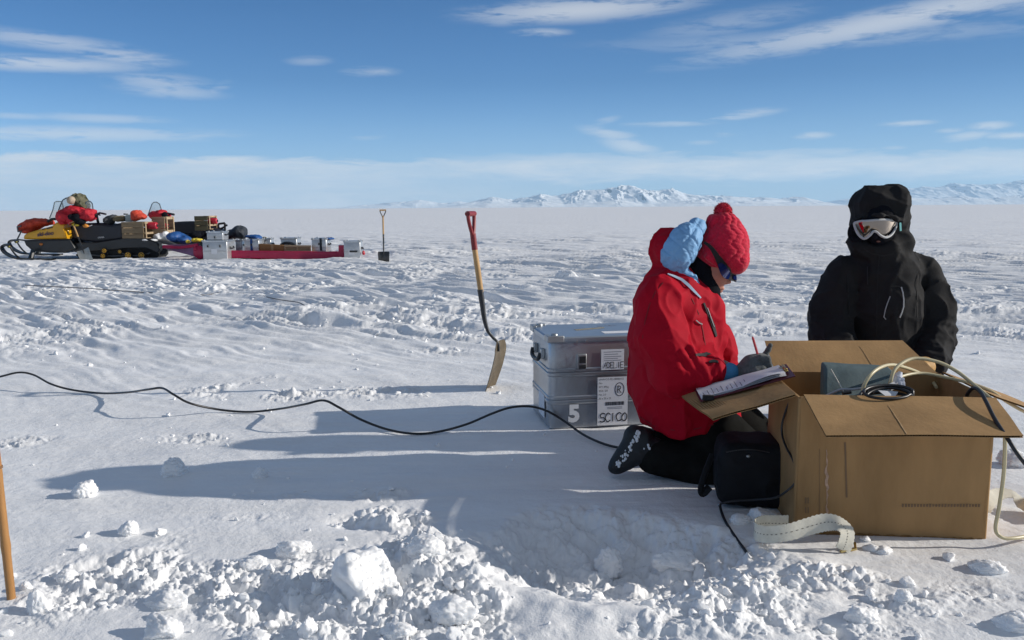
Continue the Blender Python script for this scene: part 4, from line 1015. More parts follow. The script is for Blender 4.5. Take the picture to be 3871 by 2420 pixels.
for (x, y, hw, hh, dr, sd, cuts, lab) in LUMPS:
    p = G(x, y); g_ = gz(p.x, p.y); p = G(x, y, g_); s = p.y / FPX * 1.02
    sx, sz, sy = hw * s, hh * s * .60, hw * s * dr
    me = clod(sd, sx, sy, sz, cuts); o = link('snow_lump', me, SNOW_CLOD); o.location = (p.x, p.y + sy * .3, p.z + sz * .40); o.rotation_euler = (0, 0, random.Random(sd).uniform(-.4, .4))
    tag(o, lab, 'snow lump', 'snow lumps lying about')
def tread_slab():
    c = G(868, 1405, .02); rt = Matrix.Rotation(R(-36), 3, 'Z') @ Matrix.Rotation(R(50), 3, 'Y'); cc = Vector((c.x, c.y + .02, gz(c.x, c.y) + .025))
    def f(P):
        q = [P[i] - cc[i] for i in range(3)]; M = rt.transposed(); L = [M[i][0] * q[0] + M[i][1] * q[1] + M[i][2] * q[2] for i in range(3)]
        d = s_box(P, cc, (.085, .085, .05), .035, rt); m = np.abs(d) < .06
        a, b = L[0][m] / .021, L[1][m] / .021; b = b + .5 * (np.floor(a) % 2); pit = np.exp(-(((a - np.round(a)) ** 2 + (b - np.round(b)) ** 2) / .075))
        on = (L[2][m] > .02) * sstep(.08, .06, np.abs(L[0][m])) * sstep(.08, .06, np.abs(L[1][m]))
        x3 = [P[i][m] for i in range(3)]
        d[m] += on * .009 * pit - .022 * (np.abs(perlin3(x3[0] * 15, x3[1] * 15, x3[2] * 15, 71)) * 2.2 - .5) * (1 - .7 * on) - .03 * perlin3(x3[0] * 7, x3[1] * 7, x3[2] * 7, 72) - .006 * perlin3(x3[0] * 45, x3[1] * 45, x3[2] * 45, 73)
        return d
    o = soft('snow_lump', f, (cc.x - .2, cc.y - .2, cc.z - .2), (cc.x + .2, cc.y + .2, cc.z + .2), .0042, SNOW_CLOD, None, relax=0)
    tag(o, 'big bright snow slab stamped with a boot tread, left of the dug hole', 'snow lump', 'snow lumps lying about')
tread_slab()
def crumbs():
    rg = np.random.RandomState(12); N = 30000
    yy = 1 / (rg.rand(N) * (1 / 1.75 - 1 / 13.) + 1 / 13.); xx = (rg.rand(N) * 2 - 1) * .72 * yy
    w = rubble_mask(xx.astype(np.float32), yy.astype(np.float32)) * calm_mask(xx.astype(np.float32), yy.astype(np.float32))
    keep = rg.rand(N) < np.clip(w * 1.2 - .15, 0, 1) * .13 * (1 + 1.6 * (yy > 4.6)) + .005 + .012 * (yy > 4.6)
    xx, yy = xx[keep], yy[keep]; n = len(xx)
    r = .0045 + .018 * rg.rand(n) ** 4.5 + .0015 * yy * rg.rand(n); r = np.minimum(r, .05)
    zz = ground(xx, yy)
    bm = bmesh.new(); bmesh.ops.create_icosphere(bm, subdivisions=3, radius=1); B = np.array([v.co[:] for v in bm.verts], np.float32); F = np.array([[v.index for v in f.verts] for f in bm.faces], np.int32); bm.free()
    Vs = []; 
    for k in range(24):
        q = B * 1.4 + k * 7.7; d = 1 + .55 * perlin3(q[:, 0], q[:, 1], q[:, 2], 6) + .25 * perlin3(q[:, 0] * 2.7, q[:, 1] * 2.7, q[:, 2] * 2.7, 7); C_ = B * d[:, None]
        for _ in range(6):
            n_ = rg.randn(3); n_ /= np.linalg.norm(n_); C_ = C_ - n_ * (np.maximum(C_ @ n_ - rg.uniform(.35, .7), 0))[:, None]
        Vs.append(C_.astype(np.float32))
    out = np.empty((n, len(B), 3), np.float32)
    for i in range(n):
        a = rg.rand() * 6.28; c, s_ = math.cos(a), math.sin(a); v = Vs[i % 24] * (r[i] * np.array([1, .8 + .4 * rg.rand(), .6 + .4 * rg.rand()]))
        out[i, :, 0] = v[:, 0] * c - v[:, 1] * s_ + xx[i]; out[i, :, 1] = v[:, 0] * s_ + v[:, 1] * c + yy[i]; out[i, :, 2] = v[:, 2] + zz[i] + r[i] * .25
    Q = (F[None] + (np.arange(n) * len(B))[:, None, None]).reshape(-1, 3)
    o = link('snow_crumbs', mesh_np('snow_crumbs', out.reshape(-1, 3), Q), SNOW_CLOD); tag(o, 'loose crumbs of broken snow strewn over the surface', 'snow', kind='stuff')
crumbs()

# ================================================================== people
RED_F = mat('red_shell_fabric', (.385, .0035, .017), .74, var=.07, vscale=9, bump=.15, bscale=60, spec=.1, dist=.004, crease=1.1, cscale=6.5)
HATM = mat('crimson_wool', (.56, .014, .045), .92, var=.18, vscale=90, bump=.6, bscale=150, spec=.1, sheen=.25, dist=.004)
BLUE_Q = mat('sky_blue_nylon', (.20, .40, .66), .62, var=.10, vscale=14, bump=.12, bscale=60, spec=.25, dist=.003, crease=.5, cscale=22)
PALE_B = mat('pale_blue_piping', (.42, .55, .68), .7)
FLEECE = mat('black_fleece', (.008, .009, .013), .95, bump=.3, bscale=120, spec=.1)
SKIN = mat('skin', (.50, .235, .165), .55, var=.12, vscale=30, spec=.35)
LIP = mat('lip', (.36, .12, .10), .5)
TROU = mat('dark_trousers', (.013, .0135, .013), .9, var=.3, vscale=12, bump=.2, bscale=40, spec=.03)
BOOT = mat('black_boot', (.010, .013, .017), .6, bump=.15, bscale=50)
GREY_FL = mat('grey_fleece', (.105, .112, .112), .95, var=.25, vscale=70, bump=.4, bscale=130, spec=.1, sheen=.2)
NAVY = mat('navy_cuff', (.008, .010, .022), .85)
BLUE_S = mat('blue_sleeve', (.05, .22, .42), .8)
BLACK_F = mat('black_shell_fabric', (.021, .021, .022), .78, var=.15, vscale=9, bump=.2, bscale=70, spec=.08, dist=.004, crease=1.1, cscale=6.5)
GREYZ = mat('grey_cord', (.34, .35, .36), .7)
SNOW_D = mat('clinging_snow', (.80, .82, .85), .8, bump=.4, bscale=200)
VELCRO = mat('black_tab', (.016, .017, .02), .8)

def blob_hand(P, wrist, palm, knuck, fingers, thumb, rw=.036, rp=.040, rk=.032):
    """a gloved hand: palm, five unequal bent fingers and the thumb leaving the side of the palm"""
    d = chain(P, [(wrist, rw), (palm, rp), (knuck, rk)], .02)
    for f, r0, r1 in fingers + [thumb]:
        e = None
        for a, b, i in zip(f[:-1], f[1:], range(len(f))):
            k0 = r0 + (r1 - r0) * i / (len(f) - 1); k1 = r0 + (r1 - r0) * (i + 1) / (len(f) - 1)
            c = s_cap(P, a, b, k0, k1); e = c if e is None else s_min(e, c, .006)
        d = s_min(d, e, .008)
    return d

# ------------------------------------------------------------------ the person in red, kneeling and writing
YR = 3.45
def A(x, y, dy=0.0): return W(x, y, YR + dy)
SR = YR / FPX * 1.02
p_red = thing('person', Vector((A(1600, 1000).x, YR, 0)), 'person in red parka and crimson pompom hat kneeling side-on, head bent, writing on a clipboard', 'person')
HEM_Z = W(1600, 1034, YR - .24).z
SH_N, EL_N, CU_N = A(1552, 718, -.15), A(1590, 884, -.24), A(1686, 879, -.255)
def red_jacket(P):
    d = chain(P, [(A(1584, 662), .095), (A(1591, 715), .150), (A(1589, 800), .180), (A(1598, 900), .196), (A(1628, 985), .212)], .04, (1, 1.08, 1))
    d = s_min(d, s_cap(P, A(1560, 705, -.12), A(1620, 705, .13), .10, .10), .05)
    # storm collar
    for sg in (-1, 1):
        d = s_min(d, chain(P, [(A(1580, 650, sg * .09), .030), (A(1625, 672, sg * .11), .030), (A(1662, 705, sg * .085), .028), (A(1690, 716, 0), .024)], .02), .03)
    # chest pocket and front storm flap stand proud
    d = s_min(d, s_cap(P, A(1680, 735, -.05), A(1690, 800, -.04), .05, .045), .04)
    # hood thrown back, hollow towards the neck
    h = s_ell(P, A(1573, 590, 0), (.074, .125, .086)); h = s_min(h, s_cap(P, A(1572, 640, 0), A(1566, 690, 0), .055, .08), .025)
    h = s_min(h, s_cap(P, A(1588, 556, -.05), A(1594, 556, .05), .026, .026), .02)
    d = s_min(d, h, .018)
    d = s_max(d, -s_ell(P, A(1612, 585, 0), (.075, .115, .085)), .012)
    # skirt of the parka is cut off at the hem, a little scalloped
    d = s_max(d, HEM_Z - P[2] + .022 * np.sin(P[0] * 15 + 1.0) + .05 * (P[0] - A(1640, 900).x) * -.6, .012)
    # arms
    arm = chain(P, [(SH_N, .092), (A(1562, 800, -.205), .094), (EL_N, .084), (A(1645, 882, -.25), .072), (CU_N, .057)], .03)
    m = (np.abs(arm) < .05)
    q = [P[i][m] for i in range(3)]
    bend = np.exp(-((q[0] - A(1640, 860).x) / .09) ** 2 - ((q[2] - A(1640, 860).z) / .09) ** 2)
    arm[m] -= bend * .016 * (1 - 2.2 * np.abs(perlin3(q[0] * 26, q[1] * 9, q[2] * 9, 4))) + .004 * (1 - 2 * np.abs(perlin3(q[0] * 8, q[1] * 8, q[2] * 14, 5)))
    for (a, b_, r_) in ((A(1612, 838, -.315), A(1634, 868, -.322), .013), (A(1632, 826, -.30), A(1648, 862, -.315), .012), (A(1600, 862, -.325), A(1616, 892, -.325), .012), (A(1650, 838, -.28), A(1658, 862, -.30), .010), (A(1588, 840, -.31), A(1604, 856, -.32), .010)):
        arm = s_min(arm, s_cap(P, a, b_, r_, r_ * .6), .012)
    d = s_min(d, arm, .009)
    far = chain(P, [(A(1640, 722, .15), .085), (A(1697, 815, .19), .076), (A(1704, 850, .15), .074), (A(1730, 905, .05), .055)], .03)
    d = s_min(d, far, .02)
    # girth drawn in by the waist cord, big soft folds everywhere
    d = d + .012 * np.exp(-((P[2] - A(1600, 868).z) / .022) ** 2) * (P[0] > A(1640, 860).x)
    d = folds(P, d, .011, (6.0, 6.0, 3.4), 6, sharp=.11); d = folds(P, d, .0048, (13, 13, 9), 7, sharp=.13)
    return d
lo, hi = bounds([A(1460, 530, -.34), A(1780, 530, .32), A(1460, 1080, -.34), A(1780, 1080, .32)], .02)
jk = soft('parka', red_jacket, lo, hi, .0052, RED_F, p_red)
bj = bvh_of(jk)
def lining(P):
    d = None
    for sg in (-1, 1):
        e = chain(P, [(A(1644, 540, sg * .055), .038), (A(1620, 568, sg * .085), .056), (A(1600, 602, sg * .095), .058), (A(1594, 618, sg * .085), .044)], .04)
        d = e if d is None else s_min(d, e, .02)
    d = s_min(d, s_cap(P, A(1648, 532, -.05), A(1652, 534, .06), .026, .026), .02)
    d = s_min(d, chain(P, [(A(1604, 640, -.085), .030), (A(1632, 660, -.095), .022), (A(1652, 694, -.085), .014)], .02), .02)
    m = np.abs(d) < .03; u = (P[0][m] * .95 + P[2][m] * .75) / .062; v = (P[0][m] * -.8 + P[2][m] * .7) / .066
    u = u + .12 * np.sin(v * 3); gr = np.exp(-((u - np.round(u)) / .075) ** 2) + np.exp(-((v - np.round(v)) / .075) ** 2)
    d[m] += .0050 * np.minimum(gr, 1.0) - .002
    return folds(P, d, .003, (18, 18, 18), 8, .04)
lo, hi = bounds([A(1550, 500, -.18), A(1680, 500, .18), A(1550, 710, -.18), A(1680, 710, .18)], .01)
soft('hood_lining', lining, lo, hi, .0042, BLUE_Q, p_red)
def gaiter(P):
    d = chain(P, [(A(1655, 632), .058), (A(1664, 680), .055), (A(1668, 730), .052)], .03)
    d = s_min(d, s_cap(P, A(1672, 690), A(1680, 706), .036, .034), .02)
    return wrinkle(P, d, .004, (12, 12, 30), 9)
lo, hi = bounds([A(1610, 590, -.1), A(1720, 760, .1)], .01)
soft('neck_gaiter', gaiter, lo, hi, .005, FLEECE, p_red)
def head(P):
    d = s_ell(P, A(1703, 592), (.088, .078, .092))
    d = s_min(d, chain(P, [(A(1700, 620), .066), (A(1689, 648), .050), (A(1684, 682), .032)], .03, (1, 1.0, 1)), .03)
    for sg in (-1, 1): d = s_min(d, s_ell(P, A(1700, 645, sg * .035), (.024, .022, .024)), .02)       # cheeks
    d = s_min(d, s_cap(P, A(1715, 638), A(1721.5, 665), .008, .0108), .009)                            # nose
    for sg in (-1, 1): d = s_min(d, s_ell(P, A(1716, 668, sg * .011), (.009, .007, .008)), .006)
    d = s_min(d, s_ell(P, A(1704.5, 681), (.012, .022, .007)), .008)
    d = s_min(d, s_ell(P, A(1700.5, 688), (.011, .018, .007)), .008)
    return d
lo, hi = bounds([A(1640, 525, -.1), A(1740, 720, .1)], .01)
hd = soft('head', head, lo, hi, .0036, SKIN, p_red)
HC = A(1708, 582)
def hat(P):
    d = s_ell(P, HC, (.102, .098, .122))
    d = s_min(d, s_ell(P, A(1740, 622), (.042, .075, .045)), .03)
    d = s_min(d, s_ell(P, A(1672, 600), (.052, .088, .045)), .03)
    b = A(1690, 636); d = s_max(d, s_plane(P, b, (-.295, 0, -.955)), .01)
    for x, y, r in ((1685, 522, .024), (1708, 518, .03), (1734, 528, .02), (1722, 518, .022)): d = s_min(d, s_ell(P, A(x, y, -.02), (r, r * 1.3, r)), .014)
    d = s_min(d, s_cap(P, A(1672, 608, -.088), A(1705, 630, -.082), .010, .012), .012)
    m = np.abs(d) < .025; ph = np.arctan2(P[1][m] - YR, P[0][m] - HC.x); z = P[2][m] - HC.z; y_ = P[0][m] - HC.x
    # cables: pairs of ropes crossing each other as they climb
    ang = np.where(np.abs(ph) < 10, ph, ph) * 7 + .9 * np.sin(z * 95)
    rope = np.abs(np.sin(ang)) ** .6; st = .5 + .5 * np.sin(z * 420 + ang * 2)
    up = sstep(-.085, -.02, z + y_ * .25)
    d[m] -= up * (.0052 * rope + .0016 * st) + (1 - up) * .0012 * np.abs(np.sin(ph * 40))
    return d
lo, hi = bounds([A(1630, 495, -.12), A(1785, 670, .12)], .01)
hato = soft('bobble_hat', hat, lo, hi, .0030, HATM, p_red, relax=1)
def pom():
    c = A(1708, 500, -.01); rg = np.random.RandomState(4); m = MB(); m.ell(c, .034, 18, 12, noise=.15, nf=4)
    for _ in range(1500):
        v = Vector(rg.randn(3)).normalized(); t = Vector(rg.randn(3)).normalized(); t = (t - v * t.dot(v)).normalized(); L = .0045 + .0065 * rg.rand()
        b = c + v * .0325; w = t * .0018; m.add([b - w, b + w, b + v * L + t * .004 * (rg.rand() - .5)], [(0, 1, 2)])
    return m.build('pompom', HATM, hato)
pom()
bh = bvh_of(hato)
m = MB(); m.box(A(1752, 626, -.045), (.004, .018, .012)); m.build('brand_tab', VELCRO, hato)
# sunglasses: arms lie over the hat, lenses wrap the brow
GLS = mat('glasses_frame', (.008, .008, .010), .5, spec=.25); LENS = mat('blue_mirror_lens', (.008, .02, .12), .10, .3, coat=.5)
sg_ = thing('sunglasses', A(1712, 640), 'dark wraparound sunglasses with blue lenses', None); del sg_['label']; sg_.parent = p_red; sg_.location = A(1712, 640) - worldloc(p_red)
def band(pts, wd, th=.003):
    m = MB(); P = spline([A(*p) for p in pts], 5); n = len(P); Wd = np.interp(np.linspace(0, 1, n), np.linspace(0, 1, len(wd)), wd); b = 0
    for i in range(n):
        t = (P[min(i + 1, n - 1)] - P[max(i - 1, 0)]).normalized(); nr = Vector((P[i].x - A(1700, 620).x, P[i].y - YR, 0)).normalized(); up = t.cross(nr).normalized()
        m.v += [P[i] - up * Wd[i] / 2, P[i] + up * Wd[i] / 2, P[i] + up * Wd[i] / 2 + nr * th, P[i] - up * Wd[i] / 2 + nr * th]
        if i:
            a = (i - 1) * 4; c = i * 4
            for k in range(4): k2 = (k + 1) % 4; m.f.append((a + k, a + k2, c + k2, c + k))
    m.f += [(3, 2, 1, 0), tuple((n - 1) * 4 + k for k in range(4))]; return m
band([(1664, 572, -.104), (1680, 585, -.114), (1694, 606, -.118), (1705, 625, -.112), (1714, 641, -.088), (1727, 651, -.046), (1737, 656, -.010), (1737, 655, .03), (1728, 648, .06), (1716, 638, .085)], [.010, .015, .022, .034, .044, .042, .028, .040, .040, .02]).build('frame', GLS, sg_)
band([(1700, 622, -.114), (1706, 632, -.108), (1712, 643, -.095), (1718, 650, -.078), (1722, 653, -.062)], [.012, .030, .036, .034, .018], .006).build('lens', LENS, sg_)
band([(1730, 654, -.040), (1735, 657, -.022), (1738, 658, -.006)], [.014, .020, .012], .006).build('lens', LENS, sg_)
# front zip, pull tabs, draw cord, pale piping along the collar
m = MB(); ribbon_on(m, on_surface(bj, [(1661, 716), (1668, 735), (1676, 752), (1683, 770), (1690, 795)], .002), [.008, .010, .014, .020, .014], .004); m.build('zip_placket', VELCRO, p_red)
m = MB(); ribbon_on(m, on_surface(bj, [(1668, 728), (1676, 750), (1683, 772)], .0075), .003, .002); m.build('zip', GREYZ, p_red)
m = MB(); ribbon_on(m, on_surface(bj, [(1643, 839), (1652, 840), (1662, 840), (1674, 836)], .002), [.010, .014, .016, .020], .004); m.build('pull_tab', VELCRO, p_red)
m = MB(); ribbon_on(m, on_surface(bj, [(1674, 857), (1684, 855), (1697, 857)], .003), [.008, .013, .008], .006); m.build('cord_toggle', VELCRO, p_red)
m = MB(); ribbon_on(m, on_surface(bj, [(1642, 756), (1650, 763), (1657, 766)], .003), .004, .004); m.build('cord_end', GREYZ, p_red)
m = MB(); ribbon_on(m, on_surface(bj, [(1576, 649), (1592, 654), (1610, 662), (1626, 674), (1640, 690), (1654, 704)], .003), [.006, .010, .012, .012, .010, .006], .003); m.build('collar_piping', PALE_B, p_red)
SEAM_R = mat('red_seam', (.20, .002, .008), .8)
for path, w_ in (([(1566, 668), (1548, 690), (1534, 722), (1524, 760), (1518, 800)], .004), ([(1512, 985), (1545, 1006), (1590, 1016), (1640, 1014), (1690, 1002), (1740, 982)], .004), ([(1634, 705), (1650, 740), (1660, 780), (1666, 815)], .0035), ([(1590, 960), (1640, 962), (1690, 958)], .003)):
    h_ = on_surface(bj, path, .0006)
    if len(h_) > 2: m = MB(); ribbon_on(m, h_, w_, .0012); m.build('seam', SEAM_R, p_red)
# cuff, blue sleeve, glove
def cuffs(P): return chain(P, [(A(1684, 880, -.255), .051), (A(1704, 880, -.26), .050)], .02, (1, .8, 1))
lo, hi = bounds([A(1670, 830, -.32), A(1765, 940, -.12)], .01); soft('cuff', cuffs, lo, hi, .005, NAVY, p_red)
def slv(P): return chain(P, [(A(1700, 882, -.265), .045), (A(1722, 882, -.27), .043)], .02, (1, .85, 1))
soft('inner_sleeve', slv, lo, hi, .005, BLUE_S, p_red)
HY = -.28
def hand_r(P):
    F = []
    for i in range(4):
        dy = HY - .030 + .021 * i; o = 2.5 * i
        F.append(([A(1797, 846 + o, dy), A(1813, 847 + o * .9, dy - .004), A(1817, 866 + o * .5, dy - .008), A(1806, 880, dy - .006)], .0125 - .0008 * i, .0095))
    F[3] = ([A(1797, 848, HY + .03), A(1808, 838, HY + .034), A(1815, 826, HY + .034), A(1820, 816, HY + .032)], .0115, .0075)
    th = ([A(1768, 880, HY - .034), A(1786, 878, HY - .050), A(1802, 872, HY - .046), A(1810, 878, HY - .032)], .0145, .0105)
    d = blob_hand(P, A(1756, 880, HY + .01), A(1778, 867, HY), A(1796, 856, HY), F, th, .036, .044, .035)
    d = wrinkle(P, d, .0022, (18, 18, 18), 12)
    return d
lo, hi = bounds([A(1720, 800, HY - .1), A(1835, 930, HY + .09)], .01)
soft('glove', hand_r, lo, hi, .0031, GREY_FL, p_red)
def hand_l(P):       # the other hand steadies the board from beyond
    F = [([A(1742 + 9 * i, 900 - 2 * i, .0), A(1752 + 9 * i, 905 - 2 * i, -.05), A(1756 + 9 * i, 908 - 2 * i, -.085)], .011, .009) for i in range(4)]
    return blob_hand(P, A(1732, 905, .05), A(1745, 903, .03), A(1755, 902, .01), F, ([A(1745, 894, .02), A(1765, 892, -.02), A(1775, 892, -.05)], .012, .009), .034, .038, .03)
lo, hi = bounds([A(1700, 860, -.12), A(1810, 940, .12)], .01); soft('glove', hand_l, lo, hi, .004, GREY_FL, p_red)
# legs and boots
def legs(P):
    n = chain(P, [(A(1622, 985, -.07), .085), (A(1700, 1030, -.14), .100), (A(1790, 1085, -.17), .082)], .04)
    n = s_min(n, chain(P, [(A(1790, 1106, -.18), .080), (A(1660, 1098, -.16), .082), (A(1545, 1078, -.13), .068)], .04), .03)
    f = chain(P, [(A(1640, 985, .08), .09), (A(1740, 1005, .14), .100), (A(1822, 1050, .13), .082)], .04)
    f = s_min(f, chain(P, [(A(1822, 1055, .13), .07), (A(1660, 1050, .14), .078), (A(1560, 1045, .13), .066)], .04), .03)
    d = s_min(n, f, .03); d = s_min(d, s_ell(P, A(1620, 975), (.12, .14, .10)), .03)
    d = wrinkle(P, d, .008, (8, 8, 8), 13); return d
lo, hi = bounds([A(1490, 920, -.28), A(1880, 1150, .28)], .01); lo[2] = -.03
soft('trousers', legs, lo, hi, .0075, TROU, p_red)
def boot_fn(dy, ox):
    def f(P):
        b = chain(P, [(A(1548 + ox, 1068, dy), .060), (A(1508 + ox, 1062, dy), .056), (A(1462 + ox, 1100, dy), .036)], .03, (1, .85, 1))
        b = s_min(b, chain(P, [(A(1514 + ox, 1036, dy), .048), (A(1500 + ox, 1030, dy), .040), (A(1450 + ox, 1106, dy), .024)], .02, (1, .9, 1)), .02)
        return folds(P, b, .004, (12, 12, 12), 14)
    return f
bts = []
for dy, ox in ((-.13, 0), (.12, 14)):
    lo, hi = bounds([A(1425, 985, dy - .1), A(1640, 1140, dy + .1)], .01); lo[2] = -.04
    bts.append(soft('boot', boot_fn(dy, ox), lo, hi, .0055, BOOT, p_red))
bt = bts[0]
bb = bvh_of(bt); rng = random.Random(8)
for path, n_ in (([(1511, 1020), (1498, 1042), (1490, 1058)], 24), ([(1486, 1060), (1470, 1084), (1456, 1104)], 20), ([(1524, 1066), (1538, 1056)], 4)):
    m = MB()
    for j in range(n_):
        t = rng.random() * (len(path) - 1); i = int(t); f_ = t - i
        x = path[i][0] * (1 - f_) + path[i + 1][0] * f_ + rng.gauss(0, 5); y = path[i][1] * (1 - f_) + path[i + 1][1] * f_ + rng.gauss(0, 2.5)
        p_, n__ = hit(bb, x, y)
        if p_ is not None:
            r_ = rng.uniform(.0015, .0048); m.ell(p_, (r_ * 1.5, r_ * 1.2, r_ * 1.9), 7, 5, noise=.5, seed=j)
    m.build('clinging_snow', SNOW_D, bt)

# ------------------------------------------------------------------ clipboard, its papers, the pen
MAROON = mat('maroon_board', (.085, .010, .022), .45, var=.15, vscale=30)
_h0 = bp(-.012, .006, BZ1); _n = up_l.copy(); _o = _h0 + _n * .0175
def on_flap(x, y):
    d = ray(x, y); o = Vector((0, 0, CAM_H)); return o + d * ((_o - o).dot(_n) / d.dot(_n))
cbA, cbB, cbC, cbD = on_flap(1655, 950), on_flap(1880, 890), on_flap(1858, 862), on_flap(1640, 922)
cn_ = (cbB - cbA).cross(cbD - cbA).normalized()
if cn_.z < 0: cn_ = -cn_
clip = thing('clipboard', cbA.lerp(cbC, .5), 'maroon clipboard with curling white papers resting on the left flap of the box', 'clipboard')
MB().slab([cbA, cbB, cbC, cbD], cn_, .004, 6, 4).build('board', MAROON, clip, bevel=.001)
def cbp(u, v, h=.006): return (cbA.lerp(cbB, u)).lerp(cbD.lerp(cbC, u), v) + cn_ * h
for k in range(3):
    rows = []
    for i in range(13):
        u = .02 + .90 * i / 12; rows.append([cbp(u, .07 + .015 * k + v * .84, .0055 + .0022 * k + .010 * math.sin(max(0, (i - 6) / 6) * 2.6) * (1 - v) * (.6 + .4 * k) + .001 * math.sin(i * 1.3 + v * 5)) for v in (0, .2, .4, .6, .8, 1)])
    MB().grid(rows).build('paper', PAPER, clip, angle=80)
m = MB()
for j in range(11):
    u = .06 + .05 * j
    a, b = cbp(u, .16, .0112), cbp(u, .16 + .5 * (.5 + .5 * ((j * 7) % 5) / 5), .0112)
    m.slab([a, b, b + (cbB - cbA).normalized() * .003, a + (cbB - cbA).normalized() * .003], cn_, .0004, 1, 1)
m.build('writing', INK_S, clip)
m = MB(); m.slab([cbp(.90, .30, .010), cbp(.965, .30, .010), cbp(.965, .72, .010), cbp(.90, .72, .010)], cn_, .003, 2, 2); m.tube([cbp(.945, .34, .017), cbp(.945, .68, .017)], .006, 10); m.build('spring_clip', BRASS, clip, bevel=.001)
m = MB(); m.box(cbp(.09, .015, .008), (.040, .014, .020)); m.build('binder_clip', VELCRO, clip, bevel=.002)
tag(MB().tube([A(1801, 884, HY - .020), A(1797, 862, HY - .012), A(1779, 800, HY + .004), A(1777.5, 795, HY + .005)], [.0025, .0048, .0048, .003], 8).build('pen', mat('red_plastic', (.50, .03, .04), .35), None), 'red pen held upright in the grey glove of the person in red', 'pen')

# ------------------------------------------------------------------ the person in black behind the box
YB = 3.945
def B(x, y, dy=0.0): return W(x, y, YB + dy)
p_blk = thing('person', Vector((B(2085, 900).x, YB, 0)), 'person in hooded black jacket and white-framed goggles kneeling behind the box', 'person')
def blk_jacket(P):
    d = chain(P, [(B(2088, 595), .095), (B(2088, 640), .155), (B(2086, 730), .172), (B(2084, 860), .180)], .04, (1, 1.0, 1))
    d = s_min(d, s_cap(P, B(2000, 645), B(2178, 640), .082, .082), .04)
    la = chain(P, [(B(1992, 650), .086), (B(1961, 740, -.02), .092), (B(1964, 800, -.08), .084), (B(2000, 858, -.26), .068)], .03)
    ra = chain(P, [(B(2184, 646), .084), (B(2208, 735, -.02), .086), (B(2208, 800, -.08), .080), (B(2196, 862, -.26), .060)], .03)
    for arm, sd in ((la, 1), (ra, 2)):
        m = np.abs(arm) < .04; q = [P[i][m] for i in range(3)]
        low = sstep(B(2085, 690).z, B(2085, 800).z, q[2])
        arm[m] -= .013 * low * (1 - 2.2 * np.abs(perlin3(q[0] * 6 + q[2] * 8, q[1] * 8, q[2] * 24, 20 + sd))) + .004 * (1 - 2.2 * np.abs(perlin3(q[0] * 12, q[1] * 12, q[2] * 9, 22)))
        d = s_min(d, arm, .010)
    # raised collar and hood
    d = s_min(d, chain(P, [(B(2040, 578, -.06), .070), (B(2090, 588, -.085), .062), (B(2125, 572, -.05), .075)], .03), .03)
    h = s_box(P, B(2079, 503, .01), (.124, .120, .128), .085)
    h = s_min(h, s_ell(P, B(2112, 458, .0), (.050, .08, .042)), .02)
    h = s_min(h, s_cap(P, B(2080, 545, .03), B(2086, 590, .03), .118, .100), .03)
    h = s_min(h, chain(P, [(B(2020, 522, -.06), .014), (B(2045, 517, -.135), .015), (B(2085, 512, -.168), .015), (B(2116, 516, -.135), .015), (B(2138, 528, -.06), .014)], .012), .010)
    h = folds(P, h, .008, (6, 6, 9), 25); h = folds(P, h, .003, (15, 15, 18), 26)
    d = s_min(d, h, .015)
    d = s_max(d, -s_ell(P, B(2070, 545, -.16), (.112, .125, .066)), .012)
    d = s_max(d, B(2085, 892, -.1).z - P[2], .02)
    d = folds(P, d, .012, (5.5, 5.5, 3.6), 27, sharp=.11); d = folds(P, d, .0055, (12, 12, 10), 28, sharp=.13)
    return d
lo, hi = bounds([B(1890, 420, -.34), B(2280, 420, .26), B(1890, 900, -.34), B(2280, 900, .26)], .02)
bk = soft('jacket', blk_jacket, lo, hi, .0058, BLACK_F, p_blk)
bkb = bvh_of(bk)
def blk_head(P):
    d = s_ell(P, B(2070, 530, -.035), (.085, .100, .118)); d = s_min(d, s_ell(P, B(2070, 568, -.055), (.062, .075, .05)), .03)
    d = s_min(d, s_ell(P, B(2064, 556, -.145), (.016, .022, .020)), .02); d = s_min(d, s_cap(P, B(2075, 580, -.03), B(2082, 610, -.0), .07, .08), .03)
    return wrinkle(P, d, .003, (20, 20, 20), 30)
lo, hi = bounds([B(2010, 460, -.2), B(2140, 640, .1)], .01); soft('balaclava', blk_head, lo, hi, .005, FLEECE, p_blk)
m = MB(); m.ell(B(2079, 570, -.122), (.020, .010, .008), 14, 8); m.build('mouth', mat('skin_dark', (.20, .085, .06), .6), p_blk)
# goggles
gog = thing('goggles', B(2066, 540, -.15), 'x', None); del gog['label']; gog.parent = p_blk; gog.location = B(2066, 540, -.15) - worldloc(p_blk)
top_ = [(2018, 527), (2032, 523), (2050, 522), (2070, 520), (2092, 519), (2108, 521), (2118, 527)]
bot_ = [(2021, 540), (2029, 555), (2042, 564), (2055, 556), (2063, 547), (2071, 548), (2080, 556), (2092, 561), (2104, 556), (2113, 544)]
def gd(x): t = (x - 2066) / 50; return -.168 + .052 * t * t
ring = [B(x, y, gd(x)) for x, y in top_] + [B(x, y, gd(x)) for x, y in bot_[::-1]]
m = MB(); m.tube(spline(ring + [ring[0]], 4), .0058, 8, caps=False); m.build('frame', mat('shaded_white_frame', (.44, .45, .46), .5), gog)  # white frame, its colour greyed for the shadow it sits in
MIR = mat('mirror_lens', (.27, .24, .215), .06, 1.0)
m = MB(); rows = []
for i in range(25):
    x = 2021 + (2115 - 2021) * i / 24; yt = np.interp(x, [p[0] for p in top_], [p[1] for p in top_]); yb = np.interp(x, [p[0] for p in bot_], [p[1] for p in bot_])
    rows.append([B(x, yt + (yb - yt) * j / 6, gd(x) - .004 - .006 * math.sin(math.pi * j / 6) + .022 * j / 6) for j in range(7)])
m.grid(rows); m.build('lens', MIR, gog, angle=80)
